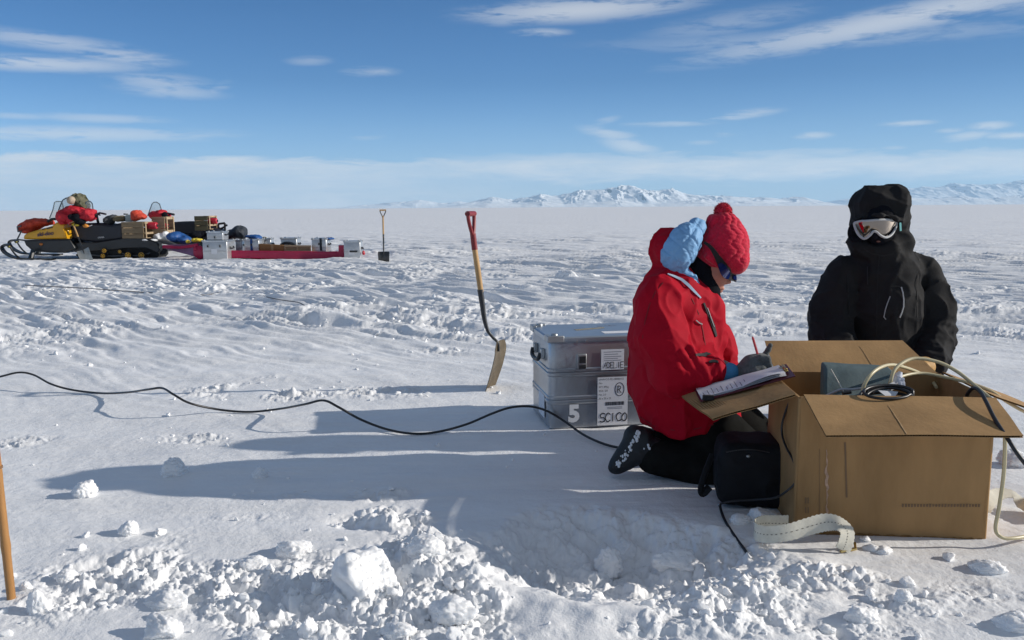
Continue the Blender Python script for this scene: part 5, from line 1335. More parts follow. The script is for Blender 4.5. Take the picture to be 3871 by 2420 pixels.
m = MB(); m.tube(spline([B(2118, 530, -.11), B(2130, 534, -.08), B(2142, 540, -.03)], 5), .016, 10, flat=.4); m.build('strap', FLEECE, gog)
m = MB(); m.slab([B(2124, 526, -.125), B(2128, 526, -.122), B(2129, 545, -.122), B(2125, 546, -.125)], (.3, -1, 0), .003, 1, 4); m.build('strap_stripe', mat('teal_stripe', (.16, .50, .50), .6), gog)
m = MB(); m.tube(spline([B(2022, 530, -.11), B(2012, 540, -.10), B(2010, 556, -.09), B(2020, 566, -.10), B(2036, 566, -.11)], 5), .015, 10, flat=.6); m.build('strap', FLEECE, gog)
# pocket zips with their cords, chest seam
m = MB(); ribbon_on(m, on_surface(bkb, [(2128, 678), (2132, 692), (2134, 708), (2133, 724), (2129, 738), (2124, 750)], .002), .0055, .004); m.build('zip_cord', GREYZ, p_blk)
m = MB(); ribbon_on(m, on_surface(bkb, [(2102, 700), (2097, 716), (2092, 732), (2088, 748), (2092, 754)], .002), .004, .003); m.build('zip_cord', GREYZ, p_blk)
m = MB(); ribbon_on(m, on_surface(bkb, [(2051, 630), (2051, 650), (2050, 672)], .002), .005, .004); m.build('zip', VELCRO, p_blk)
SEAM_B = mat('black_seam', (.007, .007, .008), .8)
for nm_, path, w_ in (('seam', [(2078, 602), (2074, 640), (2072, 690), (2071, 740), (2071, 795)], .004), ('seam', [(1996, 612), (2002, 650), (2004, 700), (2006, 750)], .004), ('seam', [(2172, 612), (2168, 650), (2166, 700), (2166, 750)], .004), ('hood_seam', [(2018, 505), (2045, 500), (2080, 497), (2112, 500), (2140, 510)], .005), ('storm_collar', [(2040, 588), (2062, 600), (2086, 604), (2108, 600), (2126, 590)], .006)):
    h_ = on_surface(bkb, path, .0006)
    if len(h_) > 2: m = MB(); ribbon_on(m, h_, w_, .0015); m.build(nm_, SEAM_B, p_blk)
m = MB(); ribbon_on(m, on_surface(bkb, [(2104, 676), (2120, 676), (2134, 679)], .001), .004, .002); m.build('pocket_edge', SEAM_B, p_blk)
TAN = mat('tan_leather', (.46, .26, .08), .7, var=.15, vscale=30, bump=.2, bscale=60)
def glove_b(P, sx, cx, cy, dy):
    F = [([B(cx + sx * (2 - 4 * i), cy + 4, dy - .035 - .0 * i), B(cx - sx * (8 + 4 * i), cy + 6 + 2 * i, dy - .065), B(cx - sx * (14 + 2 * i), cy + 18 + 2 * i, dy - .060)], .0125, .0105) for i in range(4)]
    return blob_hand(P, B(cx + sx * 14, cy + 4, dy + .05), B(cx + sx * 6, cy + 2, dy), B(cx, cy + 4, dy - .03), F, ([B(cx + sx * 2, cy - 4, dy - .01), B(cx - sx * 10, cy - 6, dy - .04), B(cx - sx * 18, cy - 1, dy - .06)], .014, .011), .034, .040, .034)
lo, hi = bounds([B(2130, 830, -.45), B(2220, 920, -.20)], .01); soft('glove', lambda P: glove_b(P, 1, 2178, 864, -.33), lo, hi, .004, TAN, p_blk)
lo, hi = bounds([B(1970, 830, -.45), B(2060, 920, -.20)], .01); soft('glove', lambda P: glove_b(P, -1, 2012, 868, -.33), lo, hi, .004, TAN, p_blk)
kx = B(2085, 880).x
def blk_legs(P):
    d = None
    for sx in (-1, 1):
        l = chain(P, [((kx + sx * .10, YB + .02, .36), .115), ((kx + sx * .14, YB - .22, .13), .09)], .03)
        l = s_min(l, chain(P, [((kx + sx * .14, YB - .22, .10), .085), ((kx + sx * .12, YB + .12, .07), .07), ((kx + sx * .11, YB + .28, .07), .06)], .03), .03)
        d = l if d is None else s_min(d, l, .03)
    return wrinkle(P, d, .008, (8, 8, 8), 33)
soft('trousers', blk_legs, (kx - .36, YB - .36, -.03), (kx + .36, YB + .40, .52), .010, TROU, p_blk)
for sx in (-1, 1):
    def blk_boot(P, sx=sx): return chain(P, [((kx + sx * .11, YB + .26, .07), .062), ((kx + sx * .11, YB + .38, .12), .055), ((kx + sx * .10, YB + .42, .03), .035)], .02)
    soft('boot', blk_boot, (kx + sx * .11 - .1, YB + .15, -.03), (kx + sx * .11 + .1, YB + .50, .22), .009, BOOT, p_blk)

# ================================================================== the camp: snowmobiles, sled, cases
YV = 19.0; SV = YV / FPX * 1.01
def V(x, y, dy=0.0): return W(x, y, YV + dy)
def ppoly(mb, pts, d0, d1, Y=None):
    """polygon given by its corners at the near face, carried straight back to the far face"""
    Y = Y or YV
    P = [W(x, y, Y + d0) for x, y in pts]; return mb.prism(P, (0, d1 - d0, 0))
YEL = mat('yellow_cowl', (.66, .34, .012), .35, var=.06, vscale=6, coat=.3)
BLK = mat('black_body', (.010, .014, .018), .42, var=.2, vscale=8, coat=.2)
SEATM = mat('black_vinyl', (.010, .013, .022), .45, var=.2, vscale=6, bump=.15, bscale=10)
TRK = mat('track_rubber', (.012, .014, .016), .75)
YHUB = mat('yellow_hub', (.58, .30, .015), .4)
GREYP = mat('grey_plastic', (.09, .095, .10), .6)
PLANK = mat('weathered_plank', (.25, .18, .105), .8, var=.3, vscale=6, stretch=(.3, 1, 4), bump=.3, bscale=20)
PLANK_L = mat('pale_plank', (.36, .27, .17), .8, var=.3, vscale=6, stretch=(.3, 1, 4))
RED_C = mat('red_cloth', (.44, .008, .022), .7, bump=.3, bscale=14, dist=.03, var=.12, vscale=8)
ORG_C = mat('orange_red_cloth', (.48, .045, .018), .7, bump=.3, bscale=14, dist=.03, var=.2, vscale=8)
OLIVE = mat('camouflage_cloth', (.035, .045, .018), .85, vscale=10, col2=(.16, .15, .10), bump=.4, bscale=12, dist=.03)
TANC = mat('tan_cloth', (.42, .34, .26), .85, var=.15)
BLUE_C = mat('blue_tarp', (.01, .075, .26), .55, var=.25, vscale=8, bump=.3, bscale=12, dist=.03)
NAVY_C = mat('dark_navy_cloth', (.008, .014, .024), .6, bump=.3, bscale=10, dist=.03)
YELC = mat('yellow_cloth', (.70, .55, .05), .6)
CANR = mat('red_fuel_can', (.42, .012, .03), .4)
MAG = mat('magenta_sled_plastic', (.40, .004, .055), .38, var=.12, vscale=3)
LAV = mat('mauve_sled_cover', (.20, .10, .19), .6, var=.25, vscale=4)
GLASS = bpy.data.materials.new('windscreen'); GLASS.use_nodes = True
_b = GLASS.node_tree.nodes['Principled BSDF']; _b.inputs['Base Color'].default_value = (.26, .32, .36, 1); _b.inputs['Roughness'].default_value = .08; _b.inputs['Alpha'].default_value = .42
RIM = mat('windscreen_edge', (.10, .14, .17), .4)

def softpx(name, prims, Y, m, parent, h=.02, amp=.02, freq=(6, 6, 6), seed=1, k=.06, flat=None):
    """soft bundle: prims = (x, y, dy, rx px, ry px, ry depth m)"""
    C = [W(x, y, Y + dy) for x, y, dy, *_ in prims]; s = Y / FPX * 1.01
    def f(P):
        d = None
        for c, (x, y, dy, rx, ry, rd) in zip(C, prims):
            e = s_ell(P, c, (rx * s, rd, ry * s)); d = e if d is None else s_min(d, e, k)
        d = folds(P, d, amp * .75, tuple(q * .9 for q in freq), seed, .1, .2); return folds(P, d, amp * .42, tuple(q * 2.2 for q in freq), seed + 1, .08, .22)
    lo = np.min([[c.x - p[3] * s, c.y - p[5], c.z - p[4] * s] for c, p in zip(C, prims)], 0) - .08
    hi = np.max([[c.x + p[3] * s, c.y + p[5], c.z + p[4] * s] for c, p in zip(C, prims)], 0) + .08
    return soft(name, f, lo, hi, h, m, parent)
def wheel(parent, x, y, rpx, dy, Y=YV):
    c = W(x, y, Y + dy); r = rpx * Y / FPX * 1.01
    w = thing('bogie_wheel', c - worldloc(parent), None, None); w.parent = parent
    MB().tube([c, c + Vector((0, .05, 0))], r, 20).build('tyre', TRK, w, bevel=.006)
    m = MB(); m.tube([c + Vector((0, -.012, 0)), c], r * .80, 20); m.build('hub', YHUB, w, bevel=.004)
    m = MB()
    for k in range(5):
        a = 2 * math.pi * k / 5 + .3; d = Vector((math.cos(a), 0, math.sin(a)))
        m.tube([c + d * r * .50 + Vector((0, -.014, 0)), c + d * r * .50 + Vector((0, -.012, 0))], r * .17, 8)
    m.build('hub_holes', TRK, w); return w
def windscreen(parent, near, Y, dys):
    """bent clear sheet with a dark rim"""
    P = [W(x, y, Y + d) for (x, y), d in zip(near, dys)]
    c = sum(P, Vector()) / len(P); m = MB(); n = len(P); m.v = [c + Vector((0, -.04, 0))] + P; m.f = [(0, 1 + i, 1 + (i + 1) % n) for i in range(n)]
    g = m.build('windscreen', GLASS, parent, angle=80)
    r = MB().tube(P, .014, 6); r.build('rim', RIM, g); return g

# ------------------------------------------------------------------ yellow snowmobile
sm = thing('snowmobile', G(200, 612), 'yellow and black snowmobile, nearest of the two, piled with red clothing', 'snowmobile', None)
cw = MB(); ppoly(cw, [(53, 566), (55, 555), (64, 550), (81, 545), (121, 534), (132, 524), (152, 530), (160, 545), (163, 564)], .12, 1.0)
cowl = cw.build('cowl', YEL, sm, bevel=.05, seg=3)
m = MB(); m.slab([V(148, 541, -.02), V(157, 564, -.06), V(165, 564, .16), V(153, 531, .16)], (.7, -.7, 0), .03, 6, 6, .004, 2); m.build('cowl_side', YEL, sm, bevel=.01)
m = MB(); ppoly(m, [(98, 541), (104, 539), (106, 541), (100, 543)], .10, .16); m.build('vent', BLK, sm)
m = MB(); ppoly(m, [(109, 539), (122, 536), (124, 538), (111, 541)], .10, .16); m.build('vent', BLK, sm)
lg = put_text('lettering', 'ski-doo', .125, mat('violet_letters', (.05, .03, .075), .5), sm, V(88, 558.5, .108), Vector((1, 0, .10)).normalized(), Vector((.12, 0, 1)), squeeze=1.02, lift=.003, bold=.004)
m = MB(); ppoly(m, [(54, 567), (164, 565), (178, 588), (150, 598), (116, 597), (76, 594), (60, 580)], .10, 1.02); m.build('belly_pan', BLK, sm, bevel=.04, seg=3)
m = MB(); m.ell(V(97, 577, .09), (.045, .02, .03), 10, 8); m.build('side_reflector', mat('amber', (.45, .14, .02), .35), sm)
m = MB(); m.tube([V(50, 534, .2), V(41, 536, .2), V(43, 547, .2), V(52, 547, .2)], .020, 8); m.tube([V(50, 547, .2), V(40, 567, .25)], .016, 8); m.tube([V(41, 566, .25), V(60, 568, .2)], .018, 8); m.build('bumper', GREYP, sm)
def ski(ox, oy, dy):
    k = thing('ski', V(60 + ox, 600 + oy, dy) - worldloc(sm), None, None); k.parent = sm
    m = MB(); P = spline([V(24 + ox, 584 + oy, dy), V(16 + ox, 579.5 + oy, dy), V(7 + ox, 583 + oy, dy), V(5 + ox, 589 + oy, dy), V(14 + ox, 600 + oy, dy), V(38 + ox, 611 + oy, dy), V(80 + ox, 613 + oy, dy), V(128 + ox, 613.5 + oy, dy)], 6)
    A_ = []; 
    for i, p in enumerate(P): A_.append([p + Vector((0, w, 0)) for w in (-.075, .075)])
    m.grid(A_); m.grid([[q + Vector((.006, 0, .035)) for q in r[::-1]] for r in A_]); n_ = len(A_) * 2
    for i in range(len(A_) - 1):
        m.f.append((i * 2, i * 2 + 2, n_ + i * 2 + 3, n_ + i * 2 + 1)); m.f.append((i * 2 + 1, n_ + i * 2, n_ + i * 2 + 2, i * 2 + 3))
    m.build('runner', BLK, k)
    m = MB(); m.tube(spline([V(24 + ox, 583 + oy, dy), V(29 + ox, 592 + oy, dy), V(38 + ox, 603 + oy, dy), V(48 + ox, 611 + oy, dy)], 5), .020, 8); m.build('loop_handle', BLK, k)
    m = MB(); m.ell(V(21 + ox, 583 + oy, dy), (.035, .03, .03), 8, 6); m.build('tip_band', mat('dull_yellow', (.35, .32, .05), .6), k)
    m = MB(); m.tube([V(79 + ox, 590 + oy, dy + .1), V(72 + ox, 612 + oy, dy)], [.05, .06], 8); m.build('spindle', BLK, k); return k
ski(0, 0, -.1); ski(17, -11, 1.15)
m = MB(); ppoly(m, [(166, 566), (163, 535), (174, 529), (200, 527), (240, 527), (262, 531), (291, 525), (291, 566), (230, 574)], .28, .86); m.build('seat', SEATM, sm, bevel=.06, seg=3)
m = MB(); ppoly(m, [(160, 574), (232, 572), (290, 563), (346, 563), (372, 574), (378, 590), (372, 598), (345, 586), (300, 586), (232, 592), (176, 596)], .22, .92); m.build('tunnel', BLK, sm, bevel=.02)
put_text('lettering', 'UAMIA', .055, WHITEP, sm, V(231, 563, .272), Vector((1, 0, .03)).normalized(), Vector((.15, 0, 1)), squeeze=.9, lift=.003)
tp = [(186, 611), (178, 602), (186, 596), (240, 590), (330, 583), (362, 583), (375, 592), (377, 602), (370, 610), (356, 613.5), (210, 613.5)]
m = MB(); ppoly(m, tp, .34, .86)
for i in range(24):
    x = 205 + i * 6.4; m.box(V(x, 613.2, .6), (.02, .48, .035))
m.build('track', TRK, sm, bevel=.02)
for x, y, r in ((302.5, 603, 8.6), (334, 603, 8.6), (243, 604.5, 6.6), (246, 592.5, 6.4), (283, 594.5, 5)): wheel(sm, x, y, r, .20)
m = MB(); m.tube([V(282, 595, .3), V(302, 604, .3), V(334, 604, .3), V(355, 597, .3)], .018, 8); m.tube([V(200, 600, .3), V(243, 605, .3), V(302, 604, .3)], .016, 8); m.build('slide_rail', GREYP, sm)
m = MB(); m.slab([V(350, 566, .2), V(374, 575, .2), V(374, 575, .95), V(350, 566, .95)], (.3, 0, 1), .02); m.slab([V(374, 575, .2), V(375, 592, .2), V(375, 592, .95), V(374, 575, .95)], (1, 0, 0), .012, 4, 4, .01, 2); m.build('snow_flap', TRK, sm)
m = MB(); m.ell(V(346, 567, .3), (.10, .12, .03), 12, 8, noise=.4, nf=4); m.ell(V(362, 568, .35), (.08, .12, .035), 12, 8, noise=.4, nf=5); m.build('caked_snow', SNOW_D, sm)
windscreen(sm, [(132, 518), (140, 492), (148, 473), (156, 468), (164, 467), (176, 480), (182, 505), (160, 525)], YV, [.30, .26, .26, .28, .32, .34, .30, .26])
windscreen(sm, [(117, 516), (125, 496), (129, 478), (133, 476), (146, 476), (150, 490), (146, 512), (130, 520)], YV, [.7, .72, .76, .80, .86, .92, .9, .8])
windscreen(sm, [(200, 500), (203, 478), (209, 475), (214, 476), (218, 481), (220, 495), (214, 500)], YV, [.3, .32, .34, .36, .4, .42, .36])
m = MB(); m.tube([V(228, 509, .2), V(236, 503, .25), V(250, 506, .15)], .022, 8); m.tube([V(228, 509, .2), V(232, 526, .45)], .03, 8); m.tube([V(236, 503, .25), V(226, 505, .8), V(236, 508, 1.0)], .02, 8); m.build('handlebar', BLACKP, sm)
m = MB(); m.tube([V(112, 524, .3), V(122, 518, .32), V(133, 517, .35)], .03, 8); m.build('dashboard', BLK, sm)
tag(softpx('duffel_bag', [(62, 538, .5, 14, 12, .25), (80, 530, .5, 18, 13, .28), (102, 525, .5, 18, 9, .25), (68, 547, .35, 10, 5, .18), (116, 527, .5, 8, 5, .2)], YV, ORG_C, None, .018, .03, (7, 5, 7), 41), 'orange-red gear bag strapped on the nose of the yellow snowmobile', 'bag')
tag(softpx('jacket', [(150, 510, .22, 16, 14, .18), (178, 496, .3, 22, 11, .25), (205, 502, .3, 20, 9, .25), (214, 513, .22, 12, 10, .18), (196, 515, .2, 12, 7, .15), (148, 523, .2, 9, 8, .13), (168, 518, .12, 7, 12, .10)], YV, RED_C, None, .018, .04, (6, 5, 6), 42), 'red parka draped over the windscreen of the yellow snowmobile', 'jacket')
tag(softpx('dark_scarf', [(180, 514, .08, 9, 9, .10), (190, 524, .10, 11, 6, .10), (166, 512, .06, 4, 5, .06)], YV, FLEECE, None, .02, .03, (7, 5, 7), 43), 'black garment hanging in the folds of the red parka on the snowmobile', 'garment')
def camo():
    o = softpx('backpack', [(188, 474, .4, 15, 12, .2), (184, 465, .4, 12, 6, .15), (196, 483, .4, 12, 11, .2), (204, 488, .4, 7, 6, .15)], YV, OLIVE, None, .018, .05, (9, 7, 9), 44)
    return tag(o, 'olive camouflage bundle on top of the red parka on the snowmobile', 'bundle')
camo()
tag(softpx('wool_hat', [(168, 473, .16, 9, 9.5, .10)], YV, TANC, None, .015, .012, (9, 9, 9), 45), 'round tan fur hat beside the camouflage bundle on the snowmobile', 'hat')
tag(softpx('glove', [(174, 530, .10, 5, 3.5, .05), (181, 531, .12, 6, 3, .05)], YV, YELC, None, .012, .012, (14, 14, 14), 46), 'bright yellow glove lying on the front of the snowmobile seat', 'glove')
tag(softpx('glove', [(201, 533, .14, 4.5, 4, .05), (206, 534, .14, 3, 2.5, .05)], YV, mat('orange_cloth', (.62, .25, .04), .6), None, .012, .012, (14, 14, 14), 47), 'orange glove lying on the snowmobile seat under the red parka', 'glove')
m = MB(); m.slab([V(206, 537, .16), V(218, 533, .16), V(218, 533, .4), V(206, 537, .4)], (0, -.2, 1), .02); tag(m.build('notebook', PAPER, None), 'small white notebook on the seat behind the orange glove', 'notebook')
tag(softpx('stuff_sack', [(258, 521, .5, 10, 10, .2), (268, 514, .5, 7, 7, .18)], YV, mat('slate_cloth', (.045, .048, .052), .8, bump=.3, bscale=10, dist=.03), None, .018, .03, (7, 7, 7), 48), 'dark grey sack lying on the snowmobile seat', 'sack')
tag(softpx('bedroll', [(280, 517, .45, 11, 6.5, .18), (290, 516, .5, 5, 6, .16)], YV, mat('khaki_cloth', (.17, .135, .075), .85, var=.3), None, .018, .015, (9, 7, 9), 49), 'khaki roll beside the grey sack on the snowmobile seat', 'roll')
jr = thing('jerry_can', V(302, 522, .6), 'whitish plastic canister standing behind the wooden crate', 'canister')
m = MB(); ppoly(m, [(294, 524), (294, 510), (298, 507), (310, 507), (311, 524)], .45, .75); m.build('body', mat('milky_plastic', (.38, .44, .44), .5), jr, bevel=.03)
m = MB(); m.tube([V(297, 507.5, .6), V(297, 504.5, .6)], .05, 10); m.build('cap', GREYP, jr)
tag(softpx('jacket', [(322, 506, .4, 11, 9, .2), (334, 512, .4, 10, 6, .2), (318, 515, .35, 6, 6, .12)], YV, ORG_C, None, .018, .035, (7, 5, 7), 50), 'crumpled orange-red jacket lying on the wooden crate', 'jacket')
def plank_crate(x0, x1, yt, yb, Y, dep, label, boards=3, m1=PLANK, posts=True):
    a, b = W(x0, yb, Y), W(x1, yb, Y); zt = W(x0, yt, Y).z; z0 = a.z; H_ = zt - z0; L_ = b.x - a.x
    r = thing('wooden_crate', Vector(((a.x + b.x) / 2, Y + dep / 2, z0)), label, 'crate', 'wooden crates on the snowmobiles')
    def side(o, u, n):
        m = MB(); bh_ = H_ / boards
        for k in range(boards):
            p0 = o + Vector((0, 0, bh_ * k + .006)); m.slab([p0, p0 + u, p0 + u + Vector((0, 0, bh_ - .012)), p0 + Vector((0, 0, bh_ - .012))], n, .02, 2, 1, .003, 2, k)
        return m.build('side', m1, r, bevel=.003)
    side(Vector((a.x, Y, z0)), Vector((L_, 0, 0)), (0, -1, 0)); side(Vector((a.x, Y + dep, z0)), Vector((L_, 0, 0)), (0, 1, 0))
    m = MB(); xx = b.x
    for (z_a, z_b) in ((0, .12), (.30, .42), (.88, 1.0)): m.slab([Vector((xx, Y + .02, z0 + H_ * z_a)), Vector((xx, Y + dep - .02, z0 + H_ * z_a)), Vector((xx, Y + dep - .02, z0 + H_ * z_b)), Vector((xx, Y + .02, z0 + H_ * z_b))], (1, 0, 0), .02)
    for yy in (.03, dep - .08): m.slab([Vector((xx + .021, Y + yy, z0)), Vector((xx + .021, Y + yy + .05, z0)), Vector((xx + .021, Y + yy + .05, zt)), Vector((xx + .021, Y + yy, zt))], (1, 0, 0), .015)
    m.build('end_slats', PLANK_L, r, bevel=.003)
    m = MB(); m.slab([Vector((a.x, Y + .021, z0 + .002)), Vector((b.x, Y + .021, z0 + .002)), Vector((b.x, Y + dep - .021, z0 + .002)), Vector((a.x, Y + dep - .021, z0 + .002))], (0, 0, 1), .015); m.slab([Vector((a.x + .02, Y + .021, z0 + .02)), Vector((a.x + .02, Y + dep - .021, z0 + .02)), Vector((a.x + .02, Y + dep - .021, zt - .01)), Vector((a.x + .02, Y + .021, zt - .01))], (-1, 0, 0), .02)
    m.build('bottom', PLANK, r)
    return r
def fuel_can(x, y, Y, rx, label):
    c = W(x, y, Y); r_ = rx * Y / FPX
    f = thing('fuel_can', c, label, 'fuel can', 'red fuel cans in the crates')
    MB().tube([c + Vector((-.22, 0, 0)), c + Vector((-.02, 0, 0)), c], [r_ * .96, r_, r_ * .85], 18).build('body', CANR, f, bevel=.01)
    m = MB(); m.tube([c + Vector((.0, 0, 0)), c + Vector((.02, 0, 0))], r_ * .35, 10); m.build('cap', BLACKP, f)
plank_crate(290, 341, 524, 567, YV + .25, .62, 'wooden plank crate on the back of the yellow snowmobile, a red can in its end')
fuel_can(371, 533, YV + .50, 8.5, 'round red fuel can in the end of the nearest wooden crate')
# snowy second crate beside it
plank_crate(362, 392, 512, 567, YV + .75, .5, 'pale snow-caked crate standing at the tail of the yellow snowmobile', 2, PLANK_L)
m = bpy.context.evaluated_depsgraph_get()
fuel_can(397, 534, YV + 1.0, 6, 'red fuel can at the right end of the snow-caked crate')
o = softpx('snow_heap', [(390, 555, .72, 10, 9, .12), (402, 563, .7, 9, 4, .12), (374, 560, .66, 10, 7, .10)], YV, SNOW_D, None, .018, .04, (9, 9, 9), 52); tag(o, 'clump of snow caked round the tail of the yellow snowmobile', 'snow lump')
hb = thing('tow_bar', V(395, 580, .5), 'grey snow-dusted tow bar joining the yellow snowmobile to the sled', 'tow bar')
MB().tube([V(372, 570, .5), V(395, 573, .5), V(420, 583, .4)], .055, 10, flat=.7).build('bar', GREYP, hb); MB().tube([V(374, 578, .45), V(420, 584, .4)], .03, 8).build('link', SNOW_D, hb)
m = MB().tube([V(386, 592, .4), V(386, 592, .62)], 10 * SV, 18); m.build('rear_roller', TRK, sm, bevel=.02)
# ------------------------------------------------------------------ shovel propped on it
f3 = V(206, 613, -.35); f3.z = gz(f3.x, f3.y) - .01; a3 = V(170, 524, .02) - f3
shovel('steel-bladed shovel propped against the side of the yellow snowmobile', f3, a3, (1, .25, .2), a3.length + .02, None, 'shovels', 'D', mat('bright_steel', (.50, .50, .46), .38, .8, var=.2, vscale=9), .03, .30, .27)

# ------------------------------------------------------------------ the second snowmobile behind
Y2 = 21.6
def V2(x, y, dy=0.0): return W(x, y, Y2 + dy)
s2 = thing('snowmobile', G(430, 600), 'black-seated snowmobile half hidden behind the yellow one and the sled', 'snowmobile', None)
m = MB(); ppoly(m, [(392, 556), (393, 528), (400, 525), (430, 523), (462, 523), (520, 545), (520, 556)], .3, .9, Y2); m.build('seat', SEATM, s2, bevel=.06, seg=3)
m = MB(); ppoly(m, [(330, 560), (345, 530), (372, 518), (392, 530), (395, 575), (335, 575)], .2, 1.0, Y2); m.build('cowl', YEL, s2, bevel=.06)
m = MB(); ppoly(m, [(330, 575), (395, 556), (524, 548), (530, 565), (520, 588), (340, 592)], .22, .95, Y2); m.build('tunnel', BLK, s2, bevel=.03)
m = MB(); ppoly(m, [(395, 594), (395, 578), (510, 572), (528, 580), (522, 598), (405, 598)], .3, .9, Y2); m.build('track', TRK, s2, bevel=.03)
windscreen(s2, [(349, 510), (355, 493), (359, 482), (363, 478), (370, 477.5), (377, 482), (381, 494), (385, 506), (366, 512)], Y2, [.3, .3, .32, .36, .42, .46, .46, .44, .3])
m = MB(); m.tube([V2(388, 512, .4), V2(395, 504, .35), V2(411, 507, .25)], .03, 8); m.tube([V2(388, 512, .4), V2(390, 530, .5)], .035, 8); m.build('handlebar', BLACKP, s2)
m = MB()
for p, q in (((516, 528), (516, 548)), ((516, 529), (531, 527)), ((531, 527), (532, 549)), ((517, 543), (532, 535)), ((512, 539), (519, 541)), ((532, 533), (537, 532))): m.tube([V2(*p, .6), V2(*q, .6)], .028, 8)
m.build('rear_rack', BLK, s2)
tag(softpx('jacket', [(368, 506, .3, 13, 7, .22), (382, 505, .3, 11, 8, .22), (397, 514, .35, 6, 8, .15), (360, 511, .3, 7, 5, .15)], Y2, RED_C, None, .02, .04, (6, 5, 6), 53), 'red parka bundled on the handlebar of the snowmobile behind', 'jacket')
tag(softpx('garment', [(389, 508, .10, 6, 7, .08)], Y2, FLEECE, None, .02, .02, (7, 7, 7), 54), 'dark garment lying on the red parka of the snowmobile behind', 'garment')
plank_crate(461, 492, 510, 545, Y2, .62, 'wooden plank crate on the back of the snowmobile behind, with red can', 3, mat('dark_plank', (.10, .085, .045), .8, var=.3, vscale=6, stretch=(.3, 1, 4)))
fuel_can(513, 522, Y2 + .35, 7, 'round red fuel can in the end of the farther wooden crate')

# ------------------------------------------------------------------ magenta freight sled
YS = 18.15
def S(x, y, dy=0.0): return W(x, y, YS + dy)
sl_ = thing('cargo_sled', G(640, 616), 'long magenta plastic freight sled loaded with cases and boxes', 'sled')
m = MB(); m.slab([S(470, 607, 0), S(812, 616, 0), S(812, 594.5, 0), S(470, 591, 0)], (0, -1, 0), .04, 24, 4, .02, 3, 2); m.build('side_wall', MAG, sl_, bevel=.015)
m = MB(); m.slab([S(470, 606, 1.05), S(812, 613, 1.05), S(812, 594, 1.05), S(470, 590, 1.05)], (0, 1, 0), .04, 24, 4, .02, 3, 3); m.build('side_wall', MAG, sl_, bevel=.015)
m = MB(); m.slab([S(470, 606, .002), S(812, 614.5, .002), S(812, 613, 1.04), S(470, 605, 1.04)], (0, 0, 1), .03); m.build('floor', MAG, sl_)
m = MB(); m.slab([S(800, 615, -.03), S(814, 615, -.03), S(814, 579, -.03), S(800, 579, -.03)], (0, -1, 0), .03, 4, 4); m.slab([S(813, 615, 0), S(813, 613, 1.05), S(813, 578, 1.05), S(813, 580, 0)], (1, 0, 0), .04, 4, 4); m.build('tail_board', MAG, sl_, bevel=.012)
m = MB(); m.slab([S(392, 588, .25), S(470, 608, 0), S(474, 579, 0), S(418, 578, .25)], (0, -1, 0), .05, 12, 6, .02, 2, 4); m.slab([S(392, 588, .9), S(470, 606, 1.05), S(474, 579, 1.05), S(418, 578, .9)], (0, 1, 0), .05, 12, 6, .02, 2, 5); m.build('prow', LAV, sl_, bevel=.02)
m = MB(); m.slab([S(386, 583, .25), S(472, 578, 0), S(472, 578, 1.05), S(386, 582, .9)], (0, 0, 1), .03, 8, 6, .02, 2, 6); m.build('prow_cover', LAV, sl_, bevel=.01)
m = MB(); m.tube(spline([S(386, 583, .22), S(430, 584, .05), S(468, 578, -.03)], 6), .035, 8); m.build('rim', MAG, sl_)
m = MB(); m.ell(S(471, 596, -.04), (.135, .05, .145), 18, 12, noise=.12, nf=3); m.ell(S(463, 588, -.05), (.06, .05, .06), 12, 8); m.build('prow_curl', MAG, sl_)
CASE_A = mat('case_aluminium', (.54, .55, .56), .38, .75, var=.12, vscale=4, bump=.1, bscale=8, dist=.03)
def far_case(x0, x1, yt, yb, Y, D_, label, handle=True, lab=False, straps=None):
    a, b = W(x0, yb, Y), W(x1, yb, Y); zt = W(x0, yt, Y).z
    g_ = gz((a.x + b.x) / 2, Y) if yb > 610 else a.z
    z0 = min(a.z, g_) if yb > 610 else a.z
    r, q, lid, latch, z_ = cell_case('metal_case', Vector((a.x, Y, z0)), (1, 0, 0), (0, 1, 0), b.x - a.x, D_, zt - z0, label, 'aluminium cases at the sled', 0, .035, CASE_A)
    L_, H_ = b.x - a.x, zt - z0
    if handle:
        for t in ((.22, .72) if L_ > .45 else (.5,)):
            l = MB().box(q(L_ * t, -.008, z_ - .09), (.05, .012, .08)).build('latch', ALU_D, r, bevel=.003); MB().box(q(L_ * t, -.016, z_ - .09), (.03, .006, .045)).build('catch', BLACKP, l)
    if lab:
        MB().box(q(L_ * .48, -.008, H_ * .45), (.13, .003, .11)).build('label', PAPER, r)
    # handle on the end that faces the sun
    m = MB(); m.tube(spline([q(L_ + .008, D_ * .3, H_ * .68), q(L_ + .03, D_ * .33, H_ * .60), q(L_ + .03, D_ * .67, H_ * .60), q(L_ + .008, D_ * .7, H_ * .68)], 4), .013, 8); m.build('handle', BLACKP, r)
    if straps:
        for t, col_ in straps:
            m = MB(); m.slab([q(L_ * t, -.012, H_ * .25), q(L_ * t + .05, -.012, H_ * .25), q(L_ * t + .05, -.012, H_ + .002), q(L_ * t, -.012, H_ + .002)], (0, -1, 0), .004); m.build('strap', col_, r)
    return r
BSTR = mat('blue_webbing', (.015, .07, .25), .7)
far_case(480, 538, 568, 616, 17.85, .54, 'largest aluminium case, standing on the snow before the sled prow', True, True)
far_case(489, 527, 547, 567, 17.95, .36, 'small aluminium case stacked on top of the largest one', True)
far_case(557, 572, 567, 600, 18.75, .40, 'narrow aluminium case on the sled just right of the largest one', False)
far_case(578, 613, 565, 602, 18.42, .42, 'aluminium case on the sled with a blue strap over its front', True, False, [(.42, BSTR)])
far_case(621, 641, 563, 600, 18.9, .25, 'aluminium case behind the brown cardboard carton on the sled', False)
far_case(664, 702, 562, 600, 18.75, .38, 'aluminium case on the sled above the plank box, blue strap below', True)
